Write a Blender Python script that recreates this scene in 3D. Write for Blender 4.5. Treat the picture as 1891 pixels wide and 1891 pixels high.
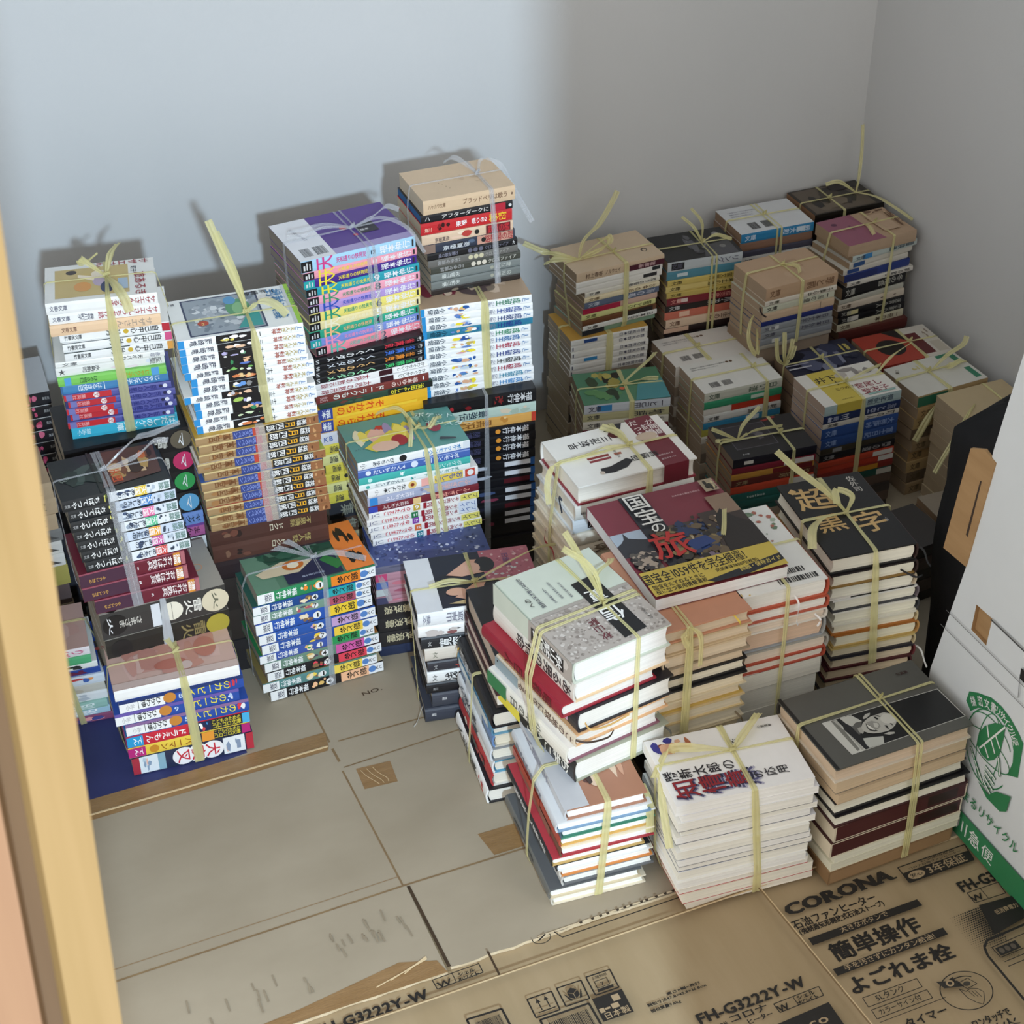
import bpy, math, random
from mathutils import Matrix, Vector

for _o in list(bpy.data.objects):
    bpy.data.objects.remove(_o, do_unlink=True)
SC = bpy.context.scene
COL = SC.collection
RAD = math.radians

# ------------------------------------------------------------------ camera
PITCH, ROLL, YAW, CAM_H, F_PX = 0.61937, -0.00632, RAD(-23.0), 1.7639, 3204.56
cam_d = bpy.data.cameras.new('camera')
cam = bpy.data.objects.new('camera', cam_d)
COL.objects.link(cam)
SC.camera = cam
_f = Vector((0, math.cos(PITCH), -math.sin(PITCH)))
_r = Vector((1, 0, 0))
_u = Vector((0, math.sin(PITCH), math.cos(PITCH)))
_r2 = math.cos(ROLL) * _r + math.sin(ROLL) * _u
_u2 = -math.sin(ROLL) * _r + math.cos(ROLL) * _u
_m = Matrix((( _r2.x, _u2.x, -_f.x), (_r2.y, _u2.y, -_f.y), (_r2.z, _u2.z, -_f.z))).to_4x4()
cam.matrix_world = Matrix.Translation((0, 0, CAM_H)) @ Matrix.Rotation(YAW, 4, 'Z') @ _m
cam_d.sensor_fit = 'HORIZONTAL'
cam_d.sensor_width = 36.0
cam_d.lens = F_PX * 36.0 / 1891.0
cam_d.shift_x = -0.0003
cam_d.shift_y = -0.0011
cam_d.clip_start = 0.05
cam_d.dof.use_dof = True
cam_d.dof.focus_distance = 2.15
cam_d.dof.aperture_fstop = 34.0

# ------------------------------------------------------------------ world, lights, exposure
world = bpy.data.worlds.new('room_light')
SC.world = world
world.use_nodes = True
world.node_tree.nodes['Background'].inputs[0].default_value = (1.0, 0.975, 0.935, 1)
world.node_tree.nodes['Background'].inputs[1].default_value = 2.08

def area_light(name, loc, target, size, power, color):
    ld = bpy.data.lights.new(name, 'AREA')
    ld.shape = 'DISK'
    ld.size = size
    ld.energy = power
    ld.color = color
    o = bpy.data.objects.new(name, ld)
    COL.objects.link(o)
    o.location = loc
    o.rotation_euler = (Vector(target) - Vector(loc)).to_track_quat('-Z', 'Y').to_euler()
    return o
# the daylight that falls through the open door from behind the camera
area_light('window_daylight', (-0.18, -1.9, 2.3), (0.6, 2.0, 0.3), 0.14, 178.0, (0.63, 0.825, 1.0))

SC.view_settings.view_transform = 'Standard'
SC.view_settings.look = 'None'
SC.view_settings.gamma = 1.0
SC.view_settings.use_curve_mapping = False
SC.view_settings.exposure = -0.42
SC.cycles.use_denoising = True
SC.cycles.max_bounces = 8
SC.cycles.transparent_max_bounces = 12

# ------------------------------------------------------------------ materials
def lin(h):
    h = h.lstrip('#')
    if len(h) == 3:
        h = ''.join(c * 2 for c in h)
    v = [int(h[i:i + 2], 16) / 255 for i in (0, 2, 4)]
    return tuple((c / 12.92 if c <= 0.04045 else ((c + 0.055) / 1.055) ** 2.4) for c in v) + (1.0,)
_MATS = {}
def node_mat(key):
    m = bpy.data.materials.new(key)
    m.use_nodes = True
    nt = m.node_tree
    return m, nt, nt.nodes['Principled BSDF']
def ink(h, rough=0.38):
    """printed paper / card of one ink colour with slight wear"""
    k = ('ink', h, rough)
    if k not in _MATS:
        m, nt, b = node_mat('print_' + h)
        b.inputs['Roughness'].default_value = rough
        n = nt.nodes.new('ShaderNodeTexNoise')
        n.inputs['Scale'].default_value = 42.0
        n.inputs['Detail'].default_value = 3.0
        tc = nt.nodes.new('ShaderNodeTexCoord')
        nt.links.new(tc.outputs['Object'], n.inputs['Vector'])
        mx = nt.nodes.new('ShaderNodeMix')
        mx.data_type = 'RGBA'
        c = lin(h)
        mx.inputs[6].default_value = tuple(x * 0.93 for x in c[:3]) + (1,)
        mx.inputs[7].default_value = tuple(min(1, x * 1.05) for x in c[:3]) + (1,)
        nt.links.new(n.outputs['Fac'], mx.inputs[0])
        nt.links.new(mx.outputs[2], b.inputs['Base Color'])
        _MATS[k] = m
    return _MATS[k]
def pages_mat(h):
    """cut paper edges: fine sheets running parallel to the covers"""
    k = ('pages', h)
    if k not in _MATS:
        m, nt, b = node_mat('page_edges_' + h)
        b.inputs['Roughness'].default_value = 0.85
        b.inputs['Specular IOR Level'].default_value = 0.15
        tc = nt.nodes.new('ShaderNodeTexCoord')
        mp = nt.nodes.new('ShaderNodeMapping')
        mp.inputs['Scale'].default_value = (4, 4, 1100)
        nt.links.new(tc.outputs['Object'], mp.inputs['Vector'])
        n = nt.nodes.new('ShaderNodeTexNoise')
        n.inputs['Scale'].default_value = 1.0
        n.inputs['Detail'].default_value = 2.0
        nt.links.new(mp.outputs['Vector'], n.inputs['Vector'])
        n2 = nt.nodes.new('ShaderNodeTexNoise')
        n2.inputs['Scale'].default_value = 14.0
        nt.links.new(tc.outputs['Object'], n2.inputs['Vector'])
        ad = nt.nodes.new('ShaderNodeMath')
        ad.operation = 'MULTIPLY_ADD'
        ad.inputs[1].default_value = 0.6
        nt.links.new(n.outputs['Fac'], ad.inputs[0])
        m2 = nt.nodes.new('ShaderNodeMath')
        m2.operation = 'MULTIPLY'
        m2.inputs[1].default_value = 0.4
        nt.links.new(n2.outputs['Fac'], m2.inputs[0])
        nt.links.new(m2.outputs[0], ad.inputs[2])
        rp = nt.nodes.new('ShaderNodeValToRGB')
        c = lin(h)
        rp.color_ramp.elements[0].position = 0.3
        rp.color_ramp.elements[0].color = tuple(x * 0.80 for x in c[:3]) + (1,)
        rp.color_ramp.elements[1].position = 0.7
        rp.color_ramp.elements[1].color = tuple(min(1, x * 1.06) for x in c[:3]) + (1,)
        nt.links.new(ad.outputs[0], rp.inputs[0])
        nt.links.new(rp.outputs[0], b.inputs['Base Color'])
        _MATS[k] = m
    return _MATS[k]
def tape_mat(kind):
    """split polypropylene twine: translucent with lengthwise sheen"""
    k = ('tape', kind)
    if k not in _MATS:
        m, nt, b = node_mat('twine_' + kind)
        out = nt.nodes['Material Output']
        col, fac, rough = {'yellow': ('eee8b2', 0.46, 0.3), 'clear': ('e4e6ea', 0.72, 0.2),
                           'silver': ('dfe2e6', 0.35, 0.22)}[kind]
        b.inputs['Base Color'].default_value = lin(col)
        b.inputs['Roughness'].default_value = rough
        b.inputs['Specular IOR Level'].default_value = 0.7
        n = nt.nodes.new('ShaderNodeTexNoise')
        n.inputs['Scale'].default_value = 160.0
        tc = nt.nodes.new('ShaderNodeTexCoord')
        nt.links.new(tc.outputs['Object'], n.inputs['Vector'])
        bp = nt.nodes.new('ShaderNodeBump')
        bp.inputs['Strength'].default_value = 0.35
        bp.inputs['Distance'].default_value = 0.001
        nt.links.new(n.outputs['Fac'], bp.inputs['Height'])
        nt.links.new(bp.outputs['Normal'], b.inputs['Normal'])
        tr = nt.nodes.new('ShaderNodeBsdfTransparent')
        tl = nt.nodes.new('ShaderNodeBsdfTranslucent')
        tl.inputs['Color'].default_value = lin(col)
        s1 = nt.nodes.new('ShaderNodeMixShader')
        s1.inputs[0].default_value = 0.3
        nt.links.new(b.outputs[0], s1.inputs[1])
        nt.links.new(tl.outputs[0], s1.inputs[2])
        s2 = nt.nodes.new('ShaderNodeMixShader')
        s2.inputs[0].default_value = fac
        nt.links.new(s1.outputs[0], s2.inputs[1])
        nt.links.new(tr.outputs[0], s2.inputs[2])
        nt.links.new(s2.outputs[0], out.inputs['Surface'])
        _MATS[k] = m
    return _MATS[k]
def surface_mat(name, c1, c2, scale, rough=0.7, bump=0.0, stretch=(1, 1, 1), spec=0.3, bscale=None):
    k = ('surf', name)
    if k not in _MATS:
        m, nt, b = node_mat(name)
        b.inputs['Roughness'].default_value = rough
        b.inputs['Specular IOR Level'].default_value = spec
        tc = nt.nodes.new('ShaderNodeTexCoord')
        mp = nt.nodes.new('ShaderNodeMapping')
        mp.inputs['Scale'].default_value = stretch
        nt.links.new(tc.outputs['Object'], mp.inputs['Vector'])
        n = nt.nodes.new('ShaderNodeTexNoise')
        n.inputs['Scale'].default_value = scale
        n.inputs['Detail'].default_value = 5.0
        nt.links.new(mp.outputs['Vector'], n.inputs['Vector'])
        rp = nt.nodes.new('ShaderNodeValToRGB')
        rp.color_ramp.elements[0].position = 0.32
        rp.color_ramp.elements[0].color = lin(c1)
        rp.color_ramp.elements[1].position = 0.68
        rp.color_ramp.elements[1].color = lin(c2)
        nt.links.new(n.outputs['Fac'], rp.inputs[0])
        nt.links.new(rp.outputs[0], b.inputs['Base Color'])
        if bump:
            n2 = nt.nodes.new('ShaderNodeTexNoise')
            n2.inputs['Scale'].default_value = bscale or scale * 6
            n2.inputs['Detail'].default_value = 4.0
            nt.links.new(mp.outputs['Vector'], n2.inputs['Vector'])
            bm = nt.nodes.new('ShaderNodeBump')
            bm.inputs['Strength'].default_value = bump
            bm.inputs['Distance'].default_value = 0.004
            nt.links.new(n2.outputs['Fac'], bm.inputs['Height'])
            nt.links.new(bm.outputs['Normal'], b.inputs['Normal'])
        _MATS[k] = m
    return _MATS[k]

# ------------------------------------------------------------------ mesh building
class MB:
    def __init__(self):
        self.v, self.f, self.mi, self.mats = [], [], [], []
    def slot(self, m):
        if m not in self.mats:
            self.mats.append(m)
        return self.mats.index(m)
    def poly(self, pts, m):
        i = len(self.v)
        self.v += [tuple(p) for p in pts]
        self.f.append(tuple(range(i, i + len(pts))))
        self.mi.append(self.slot(m))
    def mesh(self, verts, faces, m):
        i = len(self.v)
        self.v += [tuple(p) for p in verts]
        s = self.slot(m)
        for f in faces:
            self.f.append(tuple(i + k for k in f))
            self.mi.append(s)
    def box(self, x0, y0, z0, x1, y1, z1, m):
        v = [(x0, y0, z0), (x1, y0, z0), (x1, y1, z0), (x0, y1, z0), (x0, y0, z1), (x1, y0, z1), (x1, y1, z1), (x0, y1, z1)]
        self.mesh(v, [(3, 2, 1, 0), (4, 5, 6, 7), (0, 1, 5, 4), (1, 2, 6, 5), (2, 3, 7, 6), (3, 0, 4, 7)], m)
    def extrude(self, prof, a, b, m, fn):
        """closed profile [(p, q)] swept from a to b; fn(t, p, q) -> xyz; caps are fans of quads or one polygon"""
        n = len(prof)
        va = [fn(a, p, q) for p, q in prof]
        vb = [fn(b, p, q) for p, q in prof]
        fs = [(i, (i + 1) % n, n + (i + 1) % n, n + i) for i in range(n)]
        fs += [tuple(range(n - 1, -1, -1)), tuple(range(n, 2 * n))]
        self.mesh(va + vb, fs, m)
    def prism(self, poly, h, m, fn):
        self.extrude(poly, 0, h, m, lambda t, p, q: fn(p, q, t))
    def obj(self, name, parent=None, smooth=False):
        me = bpy.data.meshes.new(name)
        me.from_pydata(self.v, [], self.f)
        for m in self.mats:
            me.materials.append(m)
        me.polygons.foreach_set('material_index', self.mi)
        if smooth:
            me.polygons.foreach_set('use_smooth', [True] * len(self.f))
        me.update()
        o = bpy.data.objects.new(name, me)
        COL.objects.link(o)
        if parent:
            o.parent = parent
        return o
def tag(o, label=None, cat=None, group=None, kind=None):
    for k, val in (('label', label), ('category', cat), ('group', group), ('kind', kind)):
        if val:
            o[k] = val
    return o
def thing(name, loc, rz, label, cat, group=None):
    o = bpy.data.objects.new(name, None)
    o.empty_display_size = 0.02
    COL.objects.link(o)
    o.location = loc
    o.rotation_euler = (0, 0, rz)
    return tag(o, label, cat, group)

# ------------------------------------------------------------------ lettering (glyph outlines as flat mesh)
_GL = {}
_tc = bpy.data.curves.new('lettering', 'FONT')
_tc.resolution_u = 2
_tc.offset = 0.012
_to = bpy.data.objects.new('lettering', _tc)
def glyphs(chars):
    COL.objects.link(_to)
    for ch in chars:
        if ch in _GL:
            continue
        _tc.body = ch
        area = []
        for off in (0.0, 0.012, 0.006, 0.0):
            # thicken the strokes a little unless that breaks the outline
            _tc.offset = off
            bpy.context.view_layer.update()
            dg = bpy.context.evaluated_depsgraph_get()
            me = _to.evaluated_get(dg).to_mesh()
            area.append(sum(p.area for p in me.polygons))
            if len(area) > 1 and area[-1] > area[0] * (1 + 8 * off):
                break
        vs = [(v.co.x, v.co.y) for v in me.vertices]
        fs = [tuple(p.vertices) for p in me.polygons]
        xs = [v[0] for v in vs] or [0, 0.4]
        w = 1.0 if ord(ch) > 0x2000 else max(xs) + 0.07
        _GL[ch] = (vs, fs, w)
        _to.evaluated_get(dg).to_mesh_clear()
    COL.objects.unlink(_to)
class Face:
    """a flat face: origin, right, up and outward normal; decals are stacked a hair above it"""
    def __init__(self, mb, o, r, u, w, h, eps=0.00022):
        self.mb, self.o, self.r, self.u = mb, Vector(o), Vector(r), Vector(u)
        self.n = self.r.cross(self.u)
        self.w, self.h, self.k, self.eps = w, h, 0, eps
    def pt(self, x, y, k=None):
        return self.o + self.r * x + self.u * y + self.n * (self.eps + 0.00006 * (self.k if k is None else k))
    def poly(self, pts, m):
        self.mb.poly([self.pt(*p) for p in pts], m)
        self.k += 1
    def rect(self, x0, y0, x1, y1, m):
        self.poly([(x0, y0), (x1, y0), (x1, y1), (x0, y1)], m)
    def ell(self, x, y, rx, ry, m, n=18):
        self.poly([(x + rx * math.cos(2 * math.pi * i / n), y + ry * math.sin(2 * math.pi * i / n)) for i in range(n)], m)
    def glyph(self, ch, cx, cy, sx, sy, ang, m):
        vs, fs, w = _GL[ch]
        ca, sa = math.cos(ang), math.sin(ang)
        out = []
        for x, y in vs:
            a, b = (x - w / 2) * sx, (y - 0.36) * sy
            out.append(self.pt(cx + a * ca - b * sa, cy + a * sa + b * ca))
        self.mb.mesh(out, fs, m)
    def line(self, s, x, y, length, size, ang, m, sy=None):
        """one line of text starting at x, y (baseline centre), fitted to length"""
        tot = sum(_GL[c][2] for c in s)
        sx = length / tot if length else size
        a = 0
        for c in s:
            w = _GL[c][2]
            d = (a + w / 2) * sx
            self.glyph(c, x + d * math.cos(ang), y + d * math.sin(ang), sx, sy or size, ang, m)
            a += w
        self.k += 1
    def column(self, s, x, y, step, size, ang, m):
        """vertical writing: letters stacked along the glyph's own downward direction"""
        for i, c in enumerate(s):
            self.glyph(c, x + step * i * math.sin(ang), y - step * i * math.cos(ang), size, size, ang, m)
        self.k += 1
    def blobs(self, x0, y0, x1, y1, n, pal, rng):
        for i in range(n):
            m = ink(pal[rng.randrange(len(pal))])
            rx = (x1 - x0) * rng.uniform(0.06, 0.2)
            ry = (y1 - y0) * rng.uniform(0.12, 0.4)
            cx, cy = rng.uniform(x0 + rx, x1 - rx), rng.uniform(y0 + ry, y1 - ry)
            nn = rng.choice((5, 6, 7, 9))
            ph = rng.random() * 6
            self.poly([(cx + rx * rng.uniform(.6, 1) * math.cos(ph + 2 * math.pi * j / nn),
                        cy + ry * rng.uniform(.6, 1) * math.sin(ph + 2 * math.pi * j / nn)) for j in range(nn)], m)
    def bars(self, x0, y0, x1, y1, rng, m, n=14):
        x = x0
        while x < x1:
            w = (x1 - x0) / n * rng.choice((.35, .5, .8))
            self.rect(x, y0, min(x + w, x1), y1, m)
            self.k -= 1
            x += w + (x1 - x0) / n * rng.choice((.3, .5))
        self.k += 1
def draw(face, cmds, rng):
    W, H = face.w, face.h
    for c in cmds.split(';'):
        t = c.split()
        if not t:
            continue
        k = t[0]
        if k == 'b':      # band: u0 u1 colour [v0 v1]
            v0, v1 = (float(t[4]), float(t[5])) if len(t) > 4 else (0.06, 0.94)
            face.rect(float(t[1]) * W, v0 * H, float(t[2]) * W, v1 * H, ink(t[3]))
        elif k in 'tlh':  # text: u0 u1 colour string [v size]
            u0, u1, s = float(t[1]) * W, float(t[2]) * W, t[4]
            v = float(t[5]) * H if len(t) > 5 else H / 2
            fr = float(t[6]) if len(t) > 6 else 0.72
            m = ink(t[3])
            if k == 'h':
                face.line(s, u0, v, u1 - u0, min(fr * H * 1.25, (u1 - u0) / max(1, len(s)) * 1.6), 0, m)
            else:
                st = (u1 - u0) / len(s)
                for i, ch in enumerate(s):
                    cx = u1 - st * (i + .5) if k == 't' else u0 + st * (i + .5)
                    face.glyph(ch, cx, v, fr * H, st * 1.02, -math.pi / 2 if k == 't' else math.pi / 2, m)
                face.k += 1
        elif k == 'c':    # round badge: u rel-radius colour
            r = float(t[2]) * H
            face.ell(float(t[1]) * W, H / 2, r, r, ink(t[3]))
        elif k == 'm':    # picture strip: u0 u1 n colours
            face.blobs(float(t[1]) * W, .04 * H, float(t[2]) * W, .96 * H, int(t[3]), t[4].split(','), rng)
        elif k == 'B':
            face.rect(float(t[1]) * W, float(t[2]) * H, float(t[3]) * W, float(t[4]) * H, ink(t[5]))
        elif k == 'E':
            face.ell(float(t[1]) * W, float(t[2]) * H, float(t[3]) * W, float(t[4]) * H, ink(t[5]))
        elif k == 'M':
            face.blobs(float(t[1]) * W, float(t[2]) * H, float(t[3]) * W, float(t[4]) * H, int(t[5]), t[6].split(','), rng)
        elif k == 'K':    # barcode
            face.bars(float(t[1]) * W, float(t[2]) * H, float(t[3]) * W, float(t[4]) * H, rng, ink(t[5]))
        elif k == 'Q':
            p = [float(x) for x in t[2:]]
            face.poly([(p[i] * W, p[i + 1] * H) for i in range(0, len(p), 2)], ink(t[1]))
        elif k == 'T':    # u v size_mm colour angle text
            s = t[6].replace('_', ' ')
            z = [float(q) / 1000 for q in t[3].split('x')]
            face.line(s, float(t[1]) * W, float(t[2]) * H, 0, z[0], RAD(float(t[5])), ink(t[4]), sy=z[-1])
        elif k == 'N':    # fine speckle / small pattern: area, count, size_mm, colours
            x0, y0, x1, y1 = (float(q) * s_ for q, s_ in zip(t[1:5], (W, H, W, H)))
            for i in range(int(t[5])):
                r = float(t[6]) / 1000 * rng.uniform(.4, 1.3)
                a = rng.random() * 3
                cx, cy = rng.uniform(x0 + r, x1 - r), rng.uniform(y0 + r, y1 - r)
                pal = t[7].split(',')
                face.poly([(cx + r * rng.uniform(.5, 1) * math.cos(a + 1.05 * j), cy + r * rng.uniform(.5, 1) * math.sin(a + 1.05 * j)) for j in range(6)], ink(pal[rng.randrange(len(pal))]))
                face.k -= 0.975
            face.k += 1
        elif k == 'V':    # vertical writing: u v size_mm colour angle text
            z = float(t[3]) / 1000
            face.column(t[6], float(t[1]) * W, float(t[2]) * H, z * 1.04, z, RAD(float(t[5])), ink(t[4]))

# ------------------------------------------------------------------ one book
def curve_path(pts, n=6):
    """Catmull-Rom through pts"""
    P = [Vector(p) for p in pts]
    P = [P[0] * 2 - P[1]] + P + [P[-1] * 2 - P[-2]]
    out = []
    for i in range(1, len(P) - 2):
        for j in range(n):
            t = j / n
            a, b, c, d = P[i - 1], P[i], P[i + 1], P[i + 2]
            out.append(0.5 * ((2 * b) + (c - a) * t + (2 * a - 5 * b + 4 * c - d) * t * t + (3 * b - a - 3 * c + d) * t ** 3))
    out.append(P[-2])
    return out
def ribbon_mesh(mb, path, width, m, side=None, pinch=None, fold=0.0, thick=0.00025):
    """a strip of tape along path: five points across, front and back skins"""
    n = len(path)
    rows = []
    for i, p in enumerate(path):
        t = (path[min(i + 1, n - 1)] - path[max(i - 1, 0)])
        t = t.normalized() if t.length > 1e-9 else Vector((1, 0, 0))
        s = side(i) if callable(side) else Vector(side or (0, 0, 1))
        s = s - t * s.dot(t)
        s = s.normalized() if s.length > 1e-6 else Vector((0, 0, 1)).cross(t).normalized()
        nn = t.cross(s)
        w = width * (pinch(i / max(1, n - 1)) if pinch else 1.0)
        rows.append([p + s * (w * k / 4) + nn * (fold * (1 if k % 2 else 0)) for k in (-2, -1, 0, 1, 2)] +
                    [p + s * (w * k / 4) + nn * (fold * (1 if k % 2 else 0) - thick) for k in (2, 1, 0, -1, -2)])
    vs = [q for r in rows for q in r]
    fs = []
    for i in range(n - 1):
        for k in range(10):
            a, b = i * 10 + k, i * 10 + (k + 1) % 10
            fs.append((a, b, b + 10, a + 10))
    fs.append(tuple(range(9, -1, -1)))
    fs.append(tuple((n - 1) * 10 + k for k in range(10)))
    mb.mesh(vs, fs, m)

def make_book(loc, rz, W, D, t, bk, label, group, rng):
    kind, spine = bk['kind'], bk['side']
    name, cat = {'m': ('magazine', 'magazine'), 'c': ('comic_book', 'book'), 'h': ('hardcover_book', 'book'),
                 's': ('boxed_book', 'book'), 'p': ('paperback_book', 'book')}[kind]
    root = thing(name, loc, rz, label, cat, group)
    Lc, Dc = (W, D) if spine in 'FB' else (D, W)
    if spine == 'F':
        fn = lambda x, y, z: (x, y, z)
    elif spine == 'B':
        fn = lambda x, y, z: (W - x, D - y, z)
    elif spine == 'L':
        fn = lambda x, y, z: (y, D - x, z)
    else:
        fn = lambda x, y, z: (W - y, x, z)
    hard = kind == 'h'
    c = min(0.0024, t * .14) if hard else min(0.0005, t * .06)
    ins = 0.003 if hard else 0.0004
    bulge = min(0.2 * t, 0.0045) if hard else min(0.0008, t * .1)
    n = 8 if hard else 3
    cov, spc = ink(bk['cover'], bk['rough']), ink(bk['spine'], bk['rough'])
    # cover: one folded wrapper, thickness c, closed along the spine
    out = [(Dc, t), (bulge, t)]
    inn = [(bulge + c * .5, t - c), (Dc, t - c)]
    arc = []
    for i in range(1, n):
        a = math.pi * i / n
        arc.append((bulge * (1 - math.sin(a)), t / 2 + (t / 2) * math.cos(a)))
    arc_in = [(y + c, t / 2 + (z - t / 2) * (1 - 2 * c / t)) for y, z in arc]
    mb = MB()
    if kind == 's':
        # card slip case: closed on the spine side, open at the far side, rim of lighter board
        rim = ink(bk['pages'])
        mb.box(*(0, 0, 0), W, D, t, cov)
        e = 0.0016
        f = Face(mb, (0, 0, 0), (1, 0, 0), (0, 0, 1), W, t, 0.0001)
        f.rect(0, 0, W, t, rim)
        f.rect(e * 1.5, e, W - e * 1.5, t - e, spc)
        g = Face(mb, (0, D, 0), (0, -1, 0), (0, 0, 1), D, t, 0.0001)
        g.rect(0, 0, D, t, rim)
    else:
        top = [(Dc, t), (bulge, t), (bulge, t - c), (Dc, t - c)]
        bot = [(Dc, c), (bulge, c), (bulge, 0), (Dc, 0)]
        ex = lambda x, p, q: fn(x, p, q)
        mb.extrude(top[::-1], 0, Lc, cov, ex)
        mb.extrude(bot[::-1], 0, Lc, ink(bk.get('under', bk['cover']), bk['rough']), ex)
        back = [(bulge, t)] + arc + [(bulge, 0), (bulge, c)] + arc_in[::-1] + [(bulge, t - c)]
        # spine strip in quads so that its ends stay clean
        o_, i_ = [(bulge, t)] + arc + [(bulge, 0)], [(bulge, t - c)] + arc_in + [(bulge, c)]
        for j in range(len(o_) - 1):
            q = [o_[j], o_[j + 1], i_[j + 1], i_[j]]
            mb.extrude(q, 0, Lc, spc, ex)
    mb2 = None
    if kind != 's':
        mb2 = MB()
        y0 = bulge + c + (0.001 if hard else 0.0)
        y1 = Dc - (0.003 if hard else 0.0004)
        z0, z1 = c, t - c
        if hard:
            pr = []
            cv = min(0.12 * t, 0.003)
            for i in range(7):
                a = math.pi * i / 6
                pr.append((y1 - cv * math.sin(a), z0 + (z1 - z0) * i / 6))
            for i in range(7):
                a = math.pi * i / 6
                pr.append((y0 - min(cv, bulge) * math.sin(a), z1 - (z1 - z0) * i / 6))
        else:
            pr = [(y1, z0), (y1, z1), (y0, z1), (y0, z0)]
        mb2.extrude(pr, ins, Lc - ins, pages_mat(bk['pages']), lambda x, p, q: fn(x, p, q))
    if bk['dec']:
        draw(Face(mb, (0, 0, 0), (1, 0, 0), (0, 0, 1), W, t), bk['dec'], rng)
    if bk['left']:
        draw(Face(mb, (0, D, 0), (0, -1, 0), (0, 0, 1), D, t), bk['left'], rng)
    if bk['top']:
        draw(Face(mb, (0, 0, t), (1, 0, 0), (0, 1, 0), W, D), bk['top'], rng)
    mb.obj('slip_case' if kind == 's' else 'cover', root)
    if mb2:
        mb2.obj('page_block', root)
    if bk['obi']:
        # a loose paper band round the cover: u0 u1 colour and its own printing
        u0, u1, col, dtop, dfront = bk['obi']
        mo = MB()
        om = ink(col)
        e = 0.0004
        mo.box(u0 * W, -e, t, u1 * W, D, t + e, om)
        mo.box(u0 * W, -2 * e, t * .03, u1 * W, -e * .5, t + e, om)
        draw(Face(mo, (u0 * W, 0, t + e), (1, 0, 0), (0, 1, 0), (u1 - u0) * W, D), dtop, rng)
        draw(Face(mo, (u0 * W, -2 * e, 0), (1, 0, 0), (0, 0, 1), (u1 - u0) * W, t), dfront, rng)
        tag(mo.obj('paper_band', root), 'printed paper band round the cover')
    if bk['ribbon']:
        rc, pts = bk['ribbon']
        mr = MB()
        path = curve_path([(p[0] * W, p[1] * D, p[2] / 1000) for p in pts])
        ribbon_mesh(mr, path, 0.0028, ink(rc, .6), side=(0.3, 0.3, 1))
        mr.obj('ribbon_bookmark', root)
    return root
# ------------------------------------------------------------------ bundles of books
ORD = ('topmost', 'second', 'third', 'fourth', 'fifth', 'sixth', 'seventh', 'eighth', 'ninth', 'tenth', 'eleventh', 'twelfth',
       'thirteenth', 'fourteenth', 'fifteenth', 'sixteenth', 'seventeenth', 'eighteenth', 'nineteenth', 'twentieth')
def K(t, kind, cover, spine, look, dec='', top='', left='', pages=None, **kw):
    d = dict(t=t, kind=kind, cover=cover, spine=spine or cover, look=look, dec=dec, top=top, left=left, pages=pages,
             side=None, obi=None, ribbon=None, rough=0.4, w=1.0, d=1.0, dx=0.0, dy=0.0, yaw=0.0)
    d.update(kw)
    return d
BUNDLES = []
def bundle(key, phrase, x, y, ya, yb, z1, z0, W, D, books, side='F', pages='e6dccb', jit=0.0022, dxb=0.0, dyb=0.0, tie=None):
    BUNDLES.append(dict(key=key, phrase=phrase, x=x, y=y, ya=RAD(ya), yb=RAD(yb), z1=z1, z0=z0, W=W, D=D, books=books,
                        side=side, pages=pages, jit=jit, dxb=dxb, dyb=dyb, tie=tie))
def place_bundle(b, seed):
    rng = random.Random(seed)
    tot = sum(k['t'] for k in b['books'])
    H = b['z1'] - b['z0']
    z = b['z1']
    b['placed'] = []
    N = len(b['books'])
    for i, k in enumerate(b['books']):
        t = k['t'] / tot * H
        f = (b['z1'] - z + t / 2) / H
        if k['side'] is None:
            k['side'] = b['side']
        if k['pages'] is None:
            k['pages'] = b['pages']
        j = b['jit'] if i else 0.0
        yaw = b['ya'] + (b['yb'] - b['ya']) * f + rng.uniform(-1, 1) * RAD(0.7) * (1 if i else 0) + RAD(k['yaw'])
        x = b['x'] + b['dxb'] * f + rng.uniform(-j, j) + k['dx'] / 1000
        y = b['y'] + b['dyb'] * f + rng.uniform(-j, j) + k['dy'] / 1000
        W, D = b['W'] * k['w'], b['D'] * k['d']
        z -= t
        lab = '%s, %s in %s' % (k['look'], ORD[i] if i == 0 else ORD[i] + ' from top', b['phrase'])
        make_book((x, y, z), yaw, W, D, t - 0.00025, k, lab, 'books in ' + b['phrase'], rng)
        b['placed'].append((x, y, z, t, yaw, W, D))
# series helpers
def series(n, f):
    return [f(i) for i in range(n)]

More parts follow.
